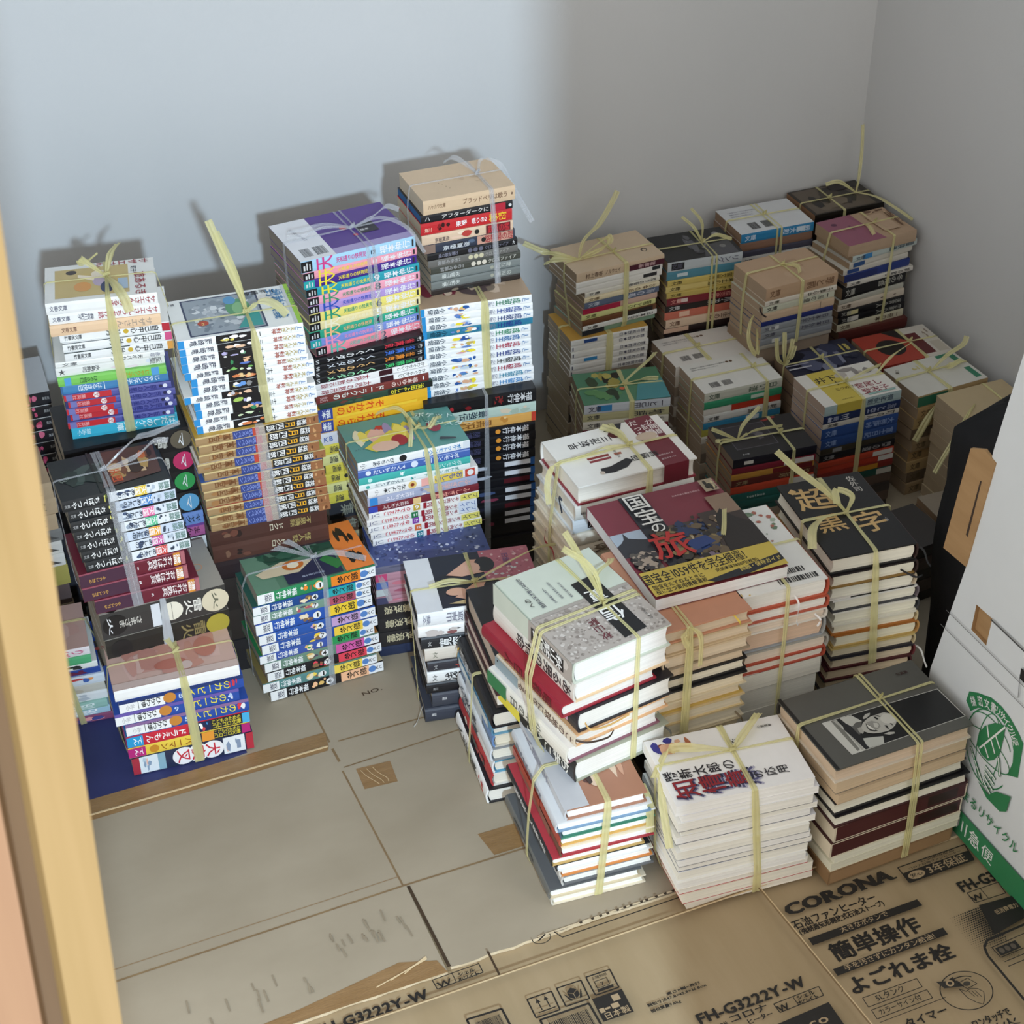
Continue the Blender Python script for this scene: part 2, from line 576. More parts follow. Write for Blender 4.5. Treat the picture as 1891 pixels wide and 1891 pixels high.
# ---- left group: comics --------------------------------------------------------
ppk = 'fdfdfb,c33,2a52a8,f3d34a'
bundle('a', 'leftmost pile against the wall', .228, 2.133, -11, -7, .645, .427, .148, .106, [
    K(1.5, 'c', 'e9e8e4', 'f2f1ee', 'white comic with tan cover picture', 'h .03 .19 667 文春文庫 .5 .4;t .56 .98 9c2f3a サザエさん旅あるき',
      'B .09 .1 .76 .88 c9b27a;E .24 .78 .05 .06 3c3230;E .5 .5 .07 .16 b7a6c0;E .56 .3 .06 .16 2a3560;E .34 .36 .08 .13 d99a5a;Q f2e4d2 .3 .7 .46 .62 .44 .5 .3 .62;B .66 .2 .75 .5 a9bccf;E .5 .68 .08 .1 e9dccb;V .905 .93 14 9c2f3a -90 サザエさん;T .86 .62 17 9c2f3a -90 旅あるき;T .81 .8 9 334 -90 町子'),
    K(1.35, 'c', 'f2f1ee', '', 'white comic with red spine title', 'h .03 .19 667 文春文庫 .5 .4;t .26 .4 556 長谷川町子;t .44 .98 a8404a サザエさんうちあけ話'),
    K(1.45, 'c', 'ecc9a4', '', 'peach comic', 'h .1 .24 865 文春文庫 .5 .4;t .6 .92 a98 サザエさん'),
    K(1.2, 'c', 'f3f3f1', '', 'white comic with red spine tip', 'b .0 .9 233 .93 1;h .04 .2 333 竹書房文庫 .45 .5;t .42 .55 333 秋月;c .6 .26 cfae3a;t .64 .9 333 自己中心;b .93 1 b8283a', dx=14),
    K(1.2, 'c', 'f3f3f1', '', 'white comic with pink spine tip', 'b .0 .9 233 .93 1;h .04 .2 333 竹書房文庫 .45 .5;t .42 .55 333 秋月;c .6 .26 cfae3a;t .64 .9 333 自己中心;b .93 1 d8588a', dx=14),
    K(1.2, 'c', 'eeeeec', '', 'white comic with orange spine tip', 'b .0 .6 233 .9 1;h .08 .24 333 竹書房文庫 .45 .5;t .42 .55 333 秋月;c .6 .26 cfae3a;t .64 .9 333 自己中心;b .94 1 e0a04a', dx=15),
    K(.8, 'c', 'efefea', '', 'thin white comic with black title', 'h .06 .2 666 文庫 .5 .5;t .5 .8 333 天才バカボン;t .86 .96 889 赤塚'),
    K(1.25, 'c', 'e9e9e4', '', 'white comic with faint title', 'h .02 .09 555 ★ .5 .6;t .24 .4 444 水島新司;m .46 .9 5 e6d4dc,d8e0ea,e8e8e6;t .86 .97 777 愛聖'),
    K(1.2, 'c', '7fc95e', '7fc95e', 'lime green comic', 'b .06 .12 58a0d8;b .86 .93 58a0d8;t .2 .36 2a5a30 はるき悦巳;t .56 .84 b89a2a じゃりン子チエ'),
    K(1.3, 'c', '4a86b8', '', 'sky blue comic', 'b .0 .02 3a6a98;t .16 .38 e8f0f6 はるき悦巳;b .4 .405 fff;t .56 .92 e8f2fa じゃりン子チエ'),
    ] + series(5, lambda i: K(.92, 'c', '5a5ca0', '5a5ca0', 'red and indigo badged comic',
      'b .0 .44 %s;b .02 .08 7a7ab4;t .08 .2 e8a0a0 集英社;c %.2f .42 f2e9e6;t %.2f %.2f c23a3a 巨人;t .5 .86 2a2f74 巨人の星文庫;c .94 .3 e8e8f4;c .9 .24 2a2a50' % (('c8323a', 'c03038')[i % 2], .3 + .025 * i, .27 + .025 * i, .33 + .025 * i), dx=4)) +
    [K(1.7, 'c', '3fb4d0', '', 'bright cyan comic', 'h .05 .18 c8e8f0 小学館 .5 .5;t .42 .98 e0f4f8 はだしのゲン文庫', dx=4)],
    jit=.0028, tie=dict(c='yellow', u=.56, v=.55, wu=13, wv=5,
    tails=[[(.56, .55, 2), (.44, .66, 14), (.34, .75, 22), (.36, .82, 10), (.5, .9, 20)], [(.56, .55, 2), (.62, .8, 22), (.7, 1.02, 26)], [(.56, .55, 3), (.63, .2, 8), (.7, -.06, 2), (.74, -.12, -18)]]))
def raika(i, col, look):
    return K(2.6, 'c', '1b1a1d', '1b1a1d', look, 't .06 .32 8a8478 藤原カムイ .5 .42;m .38 .56 4 2c2a2e,55504c,777;t .64 .8 d8d4ca 雷火 .5 .6;c .91 .42 %s;t .885 .935 f2f2f2 マ' % col)
bundle('b', 'black pile below leftmost pile', .214, 2.108, -2, -2, .427, 0, .18, .126, [
    raika(0, '6a6050', 'thick black comic with brown badge'), raika(1, 'd0386a', 'thick black comic with pink badge'), raika(2, '3aa458', 'thick black comic with green badge'),
    raika(3, '6aaed8', 'thick black comic with blue badge'),
    K(1.6, 'c', '7a9ad8', '', 'periwinkle comic', 'm .1 .7 6 5a7ac8,8ab;t .78 .97 234 ギャグマン'), K(1.6, 'c', 'c06aa0', '', 'pink purple comic', 'b 0 1 7a4a9a .8 1;t .7 .96 423 まんがギャ'),
    K(1.6, 'c', '1e1e22', 'f0f0ee', 'black comic with white spine label', 't .82 .95 444 イヤ'), K(1.6, 'c', '1e1e22', 'f0f0ee', 'black and white comic', 't .82 .95 444 イヤ'),
    K(1.6, 'c', '1e1e22', 'f3f0da', 'black comic with cream spine', 't .82 .95 444 イヤ'), K(4, 'c', '2a2622', '', 'thick dark comic', 't .66 .78 b8b0a0 雷火 .5 .4'),
    K(4, 'c', '2a2824', '', 'thick dark comic', 't .66 .78 b8b0a0 雷火 .5 .4'), K(4, 'c', '262422', '', 'thick dark comic', 't .66 .78 b8b0a0 雷火 .5 .4')], pages='b8ad9c')
arts = ['14151a,6a9ad8,fff,e0d060,888', '14151a,e8c0a0,8a5a3a,fff,c8c8d0', '14151a,a8c860,fff,b8b0d8,7a8', '14151a,3a8a58,e8b890,5a78c0,fff', '14151a,7ab860,d8e8c0,fff', '14151a,e8a070,e8c890,fff,d88050']
nums = ['十', '十一', '十二', '十三', '十四', '十五', '十六', '十七', '十八', '十九', '二十', '二一']
bundle('c', 'pile of white numbered comics', .383, 2.059, -6, -3.7, .59, .438, .173, .117, [
    K(1.12, 'c', 'eef0ee', 'f4f5f4', 'white comic with grey-green picture cover', '', '')] +
    series(11, lambda i: K(1.0 + .12 * (i % 3), 'c', 'f4f5f4', '', 'white comic with blue spine foot', '', dx=(0, 1, 0, 2, 9, 9, -4, 8, 9, 5, 7)[i])),
    pages='cfc8bc', jit=.001, dxb=.004, tie=dict(c='yellow', u=.60, v=.42, wu=12, wv=6,
    tails=[[(.6, .42, 2), (.58, .55, 25), (.5, .75, 70), (.42, .95, 118)], [(.6, .42, 3), (.58, .6, 30), (.53, .8, 66), (.47, 1.0, 96)], [(.6, .42, 3), (.72, .42, 16), (.82, .3, 16), (.9, .2, 3)]]))
_bk = BUNDLES[-1]['books']
for i, k in enumerate(_bk):
    k['dec'] = 'b .0 .05 2a8fd0 .02 .98;t .09 .27 445 藤崎竜;b .3 .60 14151a .0 1;m .31 .59 7 %s;t .61 .66 222 %s;t .74 .82 a8503a 封神;t .82 .93 b09a48 えんぎ;t .93 .99 3a78b8 JC' % (arts[i % 6], nums[11 - i] if i else '二')
_bk[0]['top'] = ('B .11 .05 .73 .95 323c5c;B .125 .075 .715 .925 9aa4ae;N .14 .1 .72 .9 90 7 c4cad0,8a949e,aeb6be,dde2e6,76828e;E .55 .6 .1 .22 5a9a6c;E .56 .58 .06 .15 86ba86;E .5 .8 .05 .1 5a9ac8;Q 2f9a98 .5 .1 .7 .1 .7 .45 .6 .4;E .24 .33 .045 .06 b8442a;T .225 .31 9 f0d080 0 2;'
    'V .79 .9 12 222 -90 藤崎竜;T .86 .93 22 3f78a8 -90 封神演義;T .91 .9 16 5a8cb4 -90 ほうしん;B .94 0 .965 1 c8ccce;B .965 0 1 1 9ac83a;T .985 .85 7 345 -90 少年コミックス;V .045 .88 6 445 -90 第二巻')
bundle('d', 'tan pile below numbered comics', .388, 2.05, -2.5, -3.5, .438, .272, .178, .124,
    series(11, lambda i: K(1.0 + .1 * (i % 2), 'c', ('c8a040', '4a9ac0', 'd8b860', 'e8e0d8', 'b0b850', '4a6ab0', 'd8c080', 'd0a858', 'b84038', '3a9a80', 'c8b888')[i], 'a98a62', 'tan comic with white titling',
      'b .0 1 d8c08a .82 1;m .03 .33 4 8a5f3c,b0936a,a87a4c;t .1 .3 7a5030 本宮;b .3 .46 3a4a8a;t .31 .46 8a9ad8 吼えろペン;b .46 .51 c04a3a;b .56 .9 2a2a2a;t .565 .72 f6f6f4 四郎;t .72 .81 f0b030 月;t .82 .9 f2f2f0 英雄;b .9 1 9a6844;m .91 .99 2 6a4028,c89868', dx=(0, 2, 3, -3, 6, 2, 3, 5, 4, 4, 6)[i])),
    pages='b9ad98', tie=dict(c='clear', u=.52, v=None, wu=22, wv=8, tails=[]))
bundle('e', 'brown pile below tan spines', .392, 2.056, -3.5, -3.5, .272, 0, .176, .12, [
    K(1.5, 'c', '3a2624', '4a2c26', 'dark brown comic', 'm .05 .4 4 6a4034,7a5a48,2a1a18;t .5 .62 d8d0b8 ドクロ .5 .5;t .68 .86 a89860 不思議話 .5 .5'), K(1.5, 'c', '33221f', '54342c', 'dark brown comic', 'm .05 .4 4 6a4034,7a5a48,2a1a18;t .5 .62 c8c0a8 ドクロ .5 .5;t .68 .84 a89860 怪人話 .5 .5'),
    K(1.6, 'c', '2c2024', '', 'near black comic', 't .6 .7 998 怪奇 .5 .5'), K(3, 'c', '302a28', '', 'thick dark comic'), K(3, 'c', '38302c', '', 'thick brown comic'), K(3, 'c', '2c2a2c', '', 'thick dark comic')], pages='a89c8a')
kc = ['e8c84a', '4a86c8', 'e878a8', '5abf90', 'f0a83a', 'd05aa0', 'd8504a']
def chiba(i):
    return K(1.02, 'c', '23272a', '25282b', 'black comic with %s patch' % ('yellow', 'blue', 'pink', 'green', 'orange', 'magenta', 'red')[i],
      'b .43 .99 %s;h .02 .07 aaa 文庫 .5 .5;t .08 .34 f2f2f0 ちばてつや;m .36 .43 3 c8c060,5a6a30,e8e080;m .46 .66 5 4a5a78,98a4b4,dfe4e8;t .5 .67 2c3444 あしたの;b .66 .77 %s;t .66 .77 fff 天国;m .77 .87 4 5a6a80,b8c4d0,3a4454;t .88 .98 6a8a80 講談' % (('e9edf0', 'cfdaea', 'dfe6ee')[i % 3], kc[i]), dx=(0, 6, 5, 8, 10, 13, 17)[i])
def ore(i):
    return K(1.45, 'c', '6e2233', '6a2030', 'shiny maroon comic', 'b .0 .45 4a2c40;b 0 1 9a5060 .9 1;h .08 .24 d0a050 ちばてつや .4 .34;h .53 .56 fff %d .5 .6;t .64 .88 f4e8e6 おれは鉄兵;b .89 .955 d8903a;t .89 .955 fff 漫画;b .96 1 b06a70' % (i + 1), dx=(4, 6, 18)[i])
bundle('f', 'black-over-maroon taped pile', .185, 1.966, 0, -1, .44, .243, .147, .103,
    [chiba(i) for i in range(7)] + [ore(i) for i in range(3)], pages='b5ab9a', jit=.001,
    tie=dict(c='clear', u=.45, v=.5, wu=11, wv=6, dbl=.045, tails=[[(.45, .5, 2), (.7, .6, 24), (.85, .8, 22), (1.0, .7, 30), (1.25, .75, 34)], [(.45, .5, 2), (.75, .4, 18), (.95, .55, 26), (1.1, .6, 20)], [(.95, .5, 0), (1.02, .3, -40), (1.06, .2, -130)]]))
BUNDLES[-1]['books'][0]['top'] = ('M .02 .05 .98 .95 10 2c3a34,3a4a44,26322e,44524c;Q 5a3a34 .4 .1 .95 .2 .98 .9 .5 .95;M .45 .15 .95 .9 12 c86a3a,3a2420,b8945a,7a4a34,d8b890;V .55 .4 16 d0532c 0 天国;V .13 .5 9 8a948a -60 ちば;B .36 0 .38 1 1c2220')
bundle('g', 'pile beneath black-over-maroon one', .206, 1.962, 0, 0, .243, 0, .18, .122, [
    K(3.0, 'c', 'a8a298', '3a3836', 'thick grey and black comic', 'c .11 .4 1c1b1a;t .05 .09 ddd 火;t .14 .32 cfcac0 さまざま .5 .4;b .4 .47 d8dce0;c .56 .36 e8e2d0;t .545 .575 333 一;t .66 .8 e8e4da 雷火 .5 .6;c .91 .44 d8ccb0;t .885 .935 665 火',
      'E .1 .12 .06 .12 1c1b1a;V .085 .14 11 ddd -90 火;E .85 .45 .05 .07 c89878;E .85 .45 .04 .055 a8a298'),
    K(2.6, 'c', 'a8a298', '26241f', 'thick black comic with olive badge', 'c .12 .4 1c1b1a;t .6 .8 887a50 雷火;c .9 .44 a89a3a'),
    K(3.5, 'c', '35322e', '', 'thick dark comic'), K(3.5, 'c', '3a342e', '', 'thick dark comic'), K(3.5, 'c', '2e2c2a', '', 'thick dark comic')], pages='b5ab9a',
    tie=dict(c='silver', u=.5, v=None, wu=15, wv=6, tails=[]))
def kirby(i):
    return K(1.6, 'c', '2a4fa4', '2a4fa4', 'blue and white comic with yellow lettering',
      'b 0 .36 f2f2f0;b 0 1 %s .74 1;h .05 .12 bbb 小学 .4 .4;t .13 .33 333 ひかわ博一;c .4 .4 c8863a;h .47 .51 cfe0f4 %s .45 .8;t .55 .9 f0e04a のカービィ;m .86 .99 4 %s' % (('24386e', '6a5aa8', '8a6a98')[i], '895'[i], ('d03a4a,eee,2a4fa4', 'e8e8f0,b8c8e8', 'd83a4a,78b848,eee')[i]), dx=(4, -5, 8)[i])
bundle('h', 'front left pink-topped pile', .199, 1.888, -4.4, -4.4, .165, 0.0003, .176, .112, [
    K(1.35, 'c', 'c9a89c', 'f1efec', 'white-spined comic with faded pink cover', '', 'M .05 .05 .95 .95 20 b88478,c49488,d0aea4,c08c7c,d4b8ae;E .48 .3 .13 .1 b06a5a;E .6 .22 .05 .08 cbb4ac;E .78 .5 .09 .2 b87868;E .2 .75 .1 .14 ba8274;B 0 0 1 .12 c9b4ac;V .09 .9 8 8a3a34 -90 ひかわ博'),
    kirby(0), kirby(1), kirby(2),
    K(1.5, 'c', '2a78b8', 'c8283a', 'red comic with white title', 'b 0 .13 2a9ad0;t .05 .12 fff てん;t .15 .48 f8f4f0 ドラえもん;b .5 1 1e2c50;m .56 .66 4 4aa0e0,fff,d84a4a;b .68 .94 2c2c30;h .69 .93 e0d040 こどものための .7 .35;h .69 .93 e0d040 コロコロ文庫 .32 .35;b .94 1 4ab0e0', dx=5),
    K(1.35, 'c', 'b82878', 'e8c84a', 'yellow comic with magenta spine foot', 'b 0 .14 b82878;t .05 .12 fff てん;c .21 .36 c88a2a;t .26 .52 9a5a1e パーマン;b .54 1 1e2434;b .6 .7 e89a3a;h .7 .92 e0d040 こどものための .7 .35;h .7 .92 e0d040 コロコロ文庫 .32 .35;b .93 1 b82878', dx=5),
    K(2.5, 'c', '28304a', '28304a', 'thick navy comic with huge red title', 'b 0 .06 a83040;b .06 .21 dfe8ec;m .07 .2 5 e8b8a8,b8ccd8,8aa0b8;b .21 .27 8ab0c0;c .42 .46 f0eeee;c .54 .46 f0eeee;c .66 .46 f0eeee;t .36 .72 c8283a 犬夜叉;b .75 .93 e8ecee;m .76 .92 6 e0b8a8,8898b0,fff;b .94 1 b83040', dx=8)],
    pages='d8cfc0', jit=.001, tie=dict(c='yellow', u=.55, v=.5, wu=14, wv=6, dbl=.02, tails=[[(.55, .5, 2), (.5, .7, 10), (.44, .95, 14), (.46, 1.1, 22), (.62, 1.16, 18)]]))
gin = [('2a8a58', 'f08a2c'), ('1d4a8c', '2aa8b0'), ('7a9a8a', 'b5566a'), ('2a58b0', 'f5cf3c'), ('2a58a8', 'c8a4d0'), ('2a52a0', 'f5d04a'), ('3f5aa8', '2f9a58'), ('6a8a78', 'd860a8'), ('1c1c20', 'e8485a'), ('5a8a88', 'f6d85a'), ('1a1a1e', 'fcc298')]
bundle('i', 'pile with orange cover corner', .431, 1.964, .1, .9, .208, 0.0003, .181, .121,
    series(11, lambda i: K((1.25, 1, 1, 1.3, 1.15, 1.15, 1, 1.15, 1.1, 1.1, 1.25)[i], 'c', ('5a8068', '2a5a50', '33584a', '8a2a30', '3a3a50', 'd8b860', '2a7a4a', 'b8783a', '703a3a', '8a7a4a', 'd8c8a0')[i], gin[i][0],
      'white-tipped comic with %s title block' % ('orange', 'teal', 'rose', 'yellow', 'lilac', 'golden', 'green', 'magenta', 'red', 'lemon', 'peach')[i],
      'b 0 .14 f3f4f3;t .06 .12 556 双葉;t .155 .33 f4f6f6 福本伸行;m .35 .56 8 %s,e8c070,8a6a4a,f0e0c0,5a4a60;c .52 .3 eee;h .5 .54 222 %d .5 .6;b .62 1 %s;t .66 .85 221c1c 銀と金;b .87 1 f2f4f6;c .9 .3 5a88c8;h .93 .99 334 KC .5 .6' % (gin[i][1], (i * 3) % 9 + 1, gin[i][1]), dx=(0, -8, -9, -7, -5, -2, -7, 0, 2, -6, 3)[i])),
    pages='a9a297', jit=.001, tie=dict(c='clear', u=.57, v=.42, wu=11, wv=6, tails=[[(.57, .42, 2), (.4, .7, 18), (.15, .86, 22), (-.12, .95, 14)], [(.57, .42, 3), (.3, .72, 10), (.05, .82, 16), (-.1, .96, 10)], [(.57, .42, 2), (.72, .34, 10), (.95, .1, 6)], [(1.0, .42, 1), (1.08, .3, -40), (1.16, .2, -95)]]))
BUNDLES[-1]['books'][0]['top'] = ('B 0 0 .2 1 6a9078;Q 2c5240 .05 .98 .45 .98 .8 1 .8 .55 .2 .5;M .1 .5 .7 .95 22 33604a,557a64,284a3a,6a8a70;B .27 .02 .74 .42 262a48;Q d8c8a8 .06 .36 .3 .5 .55 .4 .4 .22 .1 .25;E .38 .38 .09 .1 c8702c;E .38 .38 .05 .06 f2e4c8;Q 2f7a3c .66 .42 .8 .2 .7 .1 .6 .35;'
    'B .76 0 1 1 f0863a;M .78 .52 .98 .95 7 1e1712,2a1e16;M .78 .06 .98 .46 7 1e1712,2a1e16;T .4 .1 5 a8b0c8 0 福本伸行作品集')
ten = [('a9d4ee', 'd6408a'), ('f2a0b0', 'f4e04a'), ('4a2a8a', 'f6e23a'), ('2aa0b0', 'f2e23a'), ('f6a8bc', '3a9a6a'), ('b79ad8', '2a55b8'), ('f2e37a', '2f9a78'), ('efe0a8', 'f8f0d0'), ('2fa888', 'f6c08a'), ('7f95d8', 'f59ac0'), ('f78fa0', '5cc0b0')]
tnam = ('pale blue', 'rose', 'violet', 'teal', 'pink', 'lilac', 'yellow', 'cream', 'jade', 'cornflower', 'coral')
bundle('j', 'purple-topped pastel pile', .593, 2.165, 3.9, 6, .616, .456, .18, .13,
    series(11, lambda i: K((1.5, 1, 1.1, 1.1, 1.1, 1.1, 1.2, 1.1, 1.1, 1.1, 1.2)[i], 'c', ten[i][0], ten[i][0], '%s comic' % tnam[i],
      'b 0 .095 %s;b .02 .035 ddd .2 .6;b .045 .055 ddd .2 .8;b .07 .08 ddd .2 .7;l .12 .28 %s 天 .5 1.15;h .3 .56 %s 天和通りの快男児 .5 .4;h .59 .65 %s %d .5 .9;l .68 .95 f6f6fa 福本伸行;b .965 .98 333 .2 .8' % ('2aa8a8' if i in (2, 9) else '17171c', ten[i][1], ten[i][1], 'fff' if i % 2 else '345', 12 - i), dx=(0, 2, 2, 4, 6, 6, 6, 6, 3, 4, 12)[i])),
    pages='968c80', jit=.001, tie=dict(c='clear', u=.60, v=.5, wu=8, wv=9, dbl=.05, tails=[[(.6, .5, 2), (.4, .6, 8), (.2, .62, 8), (.06, .55, 14)], [(.6, .5, 2), (.35, .5, 12), (.15, .42, 12), (.03, .5, 10)], [(.6, .5, 2), (.75, .45, 14), (.92, .55, 20), (1.02, .5, 14)], [(.6, .5, 2), (.8, .35, 18), (.95, .05, 12), (1.04, -.12, -22)]]))
BUNDLES[-1]['books'][0].update(cover='55388a', side='F')
BUNDLES[-1]['books'][0]['top'] = 'B 0 0 .31 1 e8e8ec;K .06 .08 .14 .28 333;K .17 .08 .27 .28 333;T .12 .8 7 556 -75 天ーJOURNEY;B .31 0 1 .14 a99cc8;B .62 .34 .79 .58 1e1a28;T .64 .42 7 ddd 0 福本;E .53 .56 .03 .06 c03040;E .58 .34 .02 .03 d04050'
men = [('d83a4a', 'f2f2f2'), ('4a78d8', 'e8eef6'), ('e89038', 'f0c080'), ('4ac878', 'a8f0c0')]
bundle('k', 'black-white pile below pastels', .598, 2.16, 2, -1, .456, .366, .181, .126,
    series(4, lambda i: K(1.2, 'c', '15161c', '15161c', 'black comic with %s lettering' % ('red', 'blue', 'orange', 'green')[i], 'h .04 .08 ddd S .5 .7;t .13 .56 %s くぐのダメ;t .64 .92 %s 雀麻鬼;t .94 .98 ddd 竹' % (men[i][1], men[i][0]), dx=-4)) +
    series(2, lambda i: K(1.15, 'c', 'f2f0f0', 'f2f0f0', 'white comic with dark red title', 't .04 .48 9a3040 太陽の黙示録;b .56 .68 3a1420;t .72 .97 333 かわぐちかいじ;b .69 1 fafafa;t .72 .97 333 かわぐちかいじ', dx=1)) +
    [K(1.5, 'c', '7a3430', '', 'brown comic with outlined title', 't .03 .1 c8a0a0 話;t .14 .6 e8f0e8 ドーラクもの;t .66 .9 f2d8d0 福本ゆつの;h .93 .96 fff 1 .5 .8'), K(1.3, 'c', '2a4438', '', 'dark green comic with yellow title', 'm .05 .5 4 6a3a34,3a5a48;b .6 1 1e2220;t .62 .92 f2e43a 浜田よしお', dx=4)],
    pages='968c80', jit=.001, tie=None)
bundle('l', 'yellow pile behind teal cover', .600, 2.165, -1, -2, .366, 0, .176, .118,
    series(2, lambda i: K(1.35, 'c', 'f0b428', 'f2b82c', 'orange yellow comic', 'b 0 .13 3a4a9a;t .03 .11 fff 福本;t .16 .6 d84a1e それからの;b .16 .9 f6ca3a .0 .2')) +
    [K(1.3, 'c', 'e8e6ec', '', 'white comic with pink emblem', 'h .03 .12 4a6ab0 KB .5 .6;c .22 .34 d84a7a;t .3 .8 556 日記')] +
    series(6, lambda i: K(1.1, 'c', ('f0de5a', 'f2eca0')[i % 3 == 1], '', 'lemon yellow comic', 't .06 .14 334 漫画;c .2 .2 333;t .24 .6 333 麻雀放浪記')) +
    series(6, lambda i: K(1.9, 'c', ('3a3a40', '5a4438', 'c8b890')[i % 3], '', 'thick %s comic' % ('dark', 'brown', 'buff')[i % 3], 't .1 .5 998 短編集')), pages='a89c8c', jit=.0025, dxb=.01)
bundle('m', 'tallest pile by back wall', .795, 2.201, -1, -1, .656, .498, .146, .108, [
    K(2.3, 'p', 'd9bd9c', 'd9bd9c', 'thick beige paperback', 'h .05 .24 8a6a50 ハヤカワ文庫 .5 .34;h .42 .92 7a5a44 ブラッドベリは歌う .5 .34;h .95 .98 5a4034 ★ .5 .4', 'M .46 .38 .82 .68 3 cdb090,d2b694,dfc6a6;T .28 .5 8 9a7a5c -65 ・・・・;T .64 .5 6 7a5a40 -20 ～～～;T .66 .36 6 7a5a40 -20 ～～～'),
    K(1.3, 'p', '1a1a1e', '', 'black paperback with red label', 'h .04 .1 ccc ハ .5 .5;h .22 .74 d8d4d0 アフターダークに .5 .5;b .76 .92 b8283a;c .97 .2 ddd', pages='3f6a9a', dx=-4),
    K(1.9, 'p', 'c62a30', '', 'red paperback with black pattern', 'm .16 .34 4 8a1a20,3a1214,e04a4a;h .04 .12 f0c8b0 角川 .4 .3;h .38 .5 fff 東野 .5 .4;h .55 .72 fff 眠りの2 .5 .5;h .74 .94 f0c83a 秘密 .5 .6', dx=-5),
    K(1.6, 'p', 'c8a890', 'e0c4a8', 'cream and red paperback', 'm .25 .6 6 b8403a,f0dcc4,e8c8b0;b .7 .97 6e2028;h .72 .96 c8323a 鉄鼠の檻 .5 .7;c .6 .24 222;h .14 .3 6a5a58 京極夏彦 .35 .4', dx=-4),
    K(1.6, 'p', '2c3240', '343a4a', 'dark blue paperback with red title', 'b 0 .12 8a7468;m .3 .58 5 1e2230,5a6a80,222;b .58 .98 c89a88;h .66 .98 9c2430 絡新婦の理 .5 .7;c .65 .24 222;h .2 .5 d8dce0 京極夏彦 .35 .4'),
    K(1.15, 'p', '17171b', '', 'black paperback with ring motif', 'h .12 .34 889 風の歌を聴け .5 .5;c .47 .32 667;c .53 .32 667;c .59 .32 667;h .63 .9 778 クロスファイア .5 .5;h .94 .97 ddd 大 .5 .5', dx=4),
    K(1.2, 'p', '6c6a66', '', 'grey paperback with pale rings', 'h .1 .36 aaa 宮部みゆき2 .5 .5;c .47 .32 d0c8a8;c .53 .32 d0c8a8;c .59 .32 d0c8a8;h .63 .9 a8a6a0 クロスファイア .5 .5', dx=5),
    K(1.2, 'p', '45463f', '', 'dark olive paperback with rings', 'h .1 .36 aaa 宮部みゆき1 .5 .5;c .47 .32 d8d0c0;c .53 .32 d8d0c0;c .59 .32 d8d0c0;h .63 .95 c8c6bc クロスファイア .5 .5', dx=8),
    K(1.25, 'p', '7c8280', '', 'slate grey paperback', 'h .12 .32 d8dcd8 横山秀夫 .5 .5;c .68 .24 a8a898;h .72 .9 c8ccc4 顔に降 .5 .5', dx=8), K(1.25, 'p', '747a78', '', 'slate grey paperback', 'h .12 .32 d8dcd8 横山秀夫 .5 .5;c .68 .24 a8a898;h .72 .9 c8ccc4 第三の .5 .5', dx=7),
    K(1.0, 'p', '2c2624', '', 'dark paperback', 'm .1 .5 4 6a3a38,333,7a7060', dx=7)],
    pages='c9bba4', jit=.001, tie=dict(c='clear', u=.74, v=.52, wu=9, wv=6, dbl=.02, tails=[[(.74, .52, 2), (.85, .75, 12), (1.0, .6, 8), (1.12, .5, -30), (1.3, .35, -85)], [(.74, .52, 2), (.6, .9, 14), (.5, 1.02, 4)]]))
JC = ['2a7a58', '2a4a9a', '2a3f7a', '4a3a8a', '2a8a60', '2a6aa8', 'b0304a', '2a3f8a', '333', 'a8304a', '2a8aa8', '3a8ac8']
bundle('n', 'blue-footed white comic pile', .772, 2.167, -7.5, -5.5, .498, .342, .174, .108,
    series(12, lambda i: K(1.0, 'c', 'f3f4f4' if i != 3 else '2f7f9c', '', 'white comic with blue foot' if i != 3 else 'teal blue comic',
      'b 0 .035 2a90d0 0 1;t .06 .22 %s 小畑健;m .23 .52 9 2a5aa0,f0dc3a,e0b090,fff,6a8ac8,%s;t .6 .66 %s 少年;t .67 .9 %s 成破王;t .91 .98 3a78b0 JC' % ('345' if i != 3 else '134', ('d8a0b8', '3a78c0', 'c8d8e8', '4a88b8', '2a4a8a', 'c8b060')[i % 6], '889', JC[i] if i != 3 else '2a3a8a'), dx=(0, 1, 1, 3, -2, 0, 0, 1, 2, 2, 4, 5)[i])),
    pages='c8bca8', jit=.001, tie=dict(c='yellow', u=.57, v=None, wu=10, wv=6, dbl=.03, tails=[]))
BUNDLES[-1]['books'][0]['cover'] = 'b49a80'
BUNDLES[-1]['books'][0]['top'] = 'M .05 .05 .95 .95 14 8a7a6a,c8b098,5a4a4a,7a2a3a,d8c0a8;E .12 .5 .06 .2 7a2a3a'
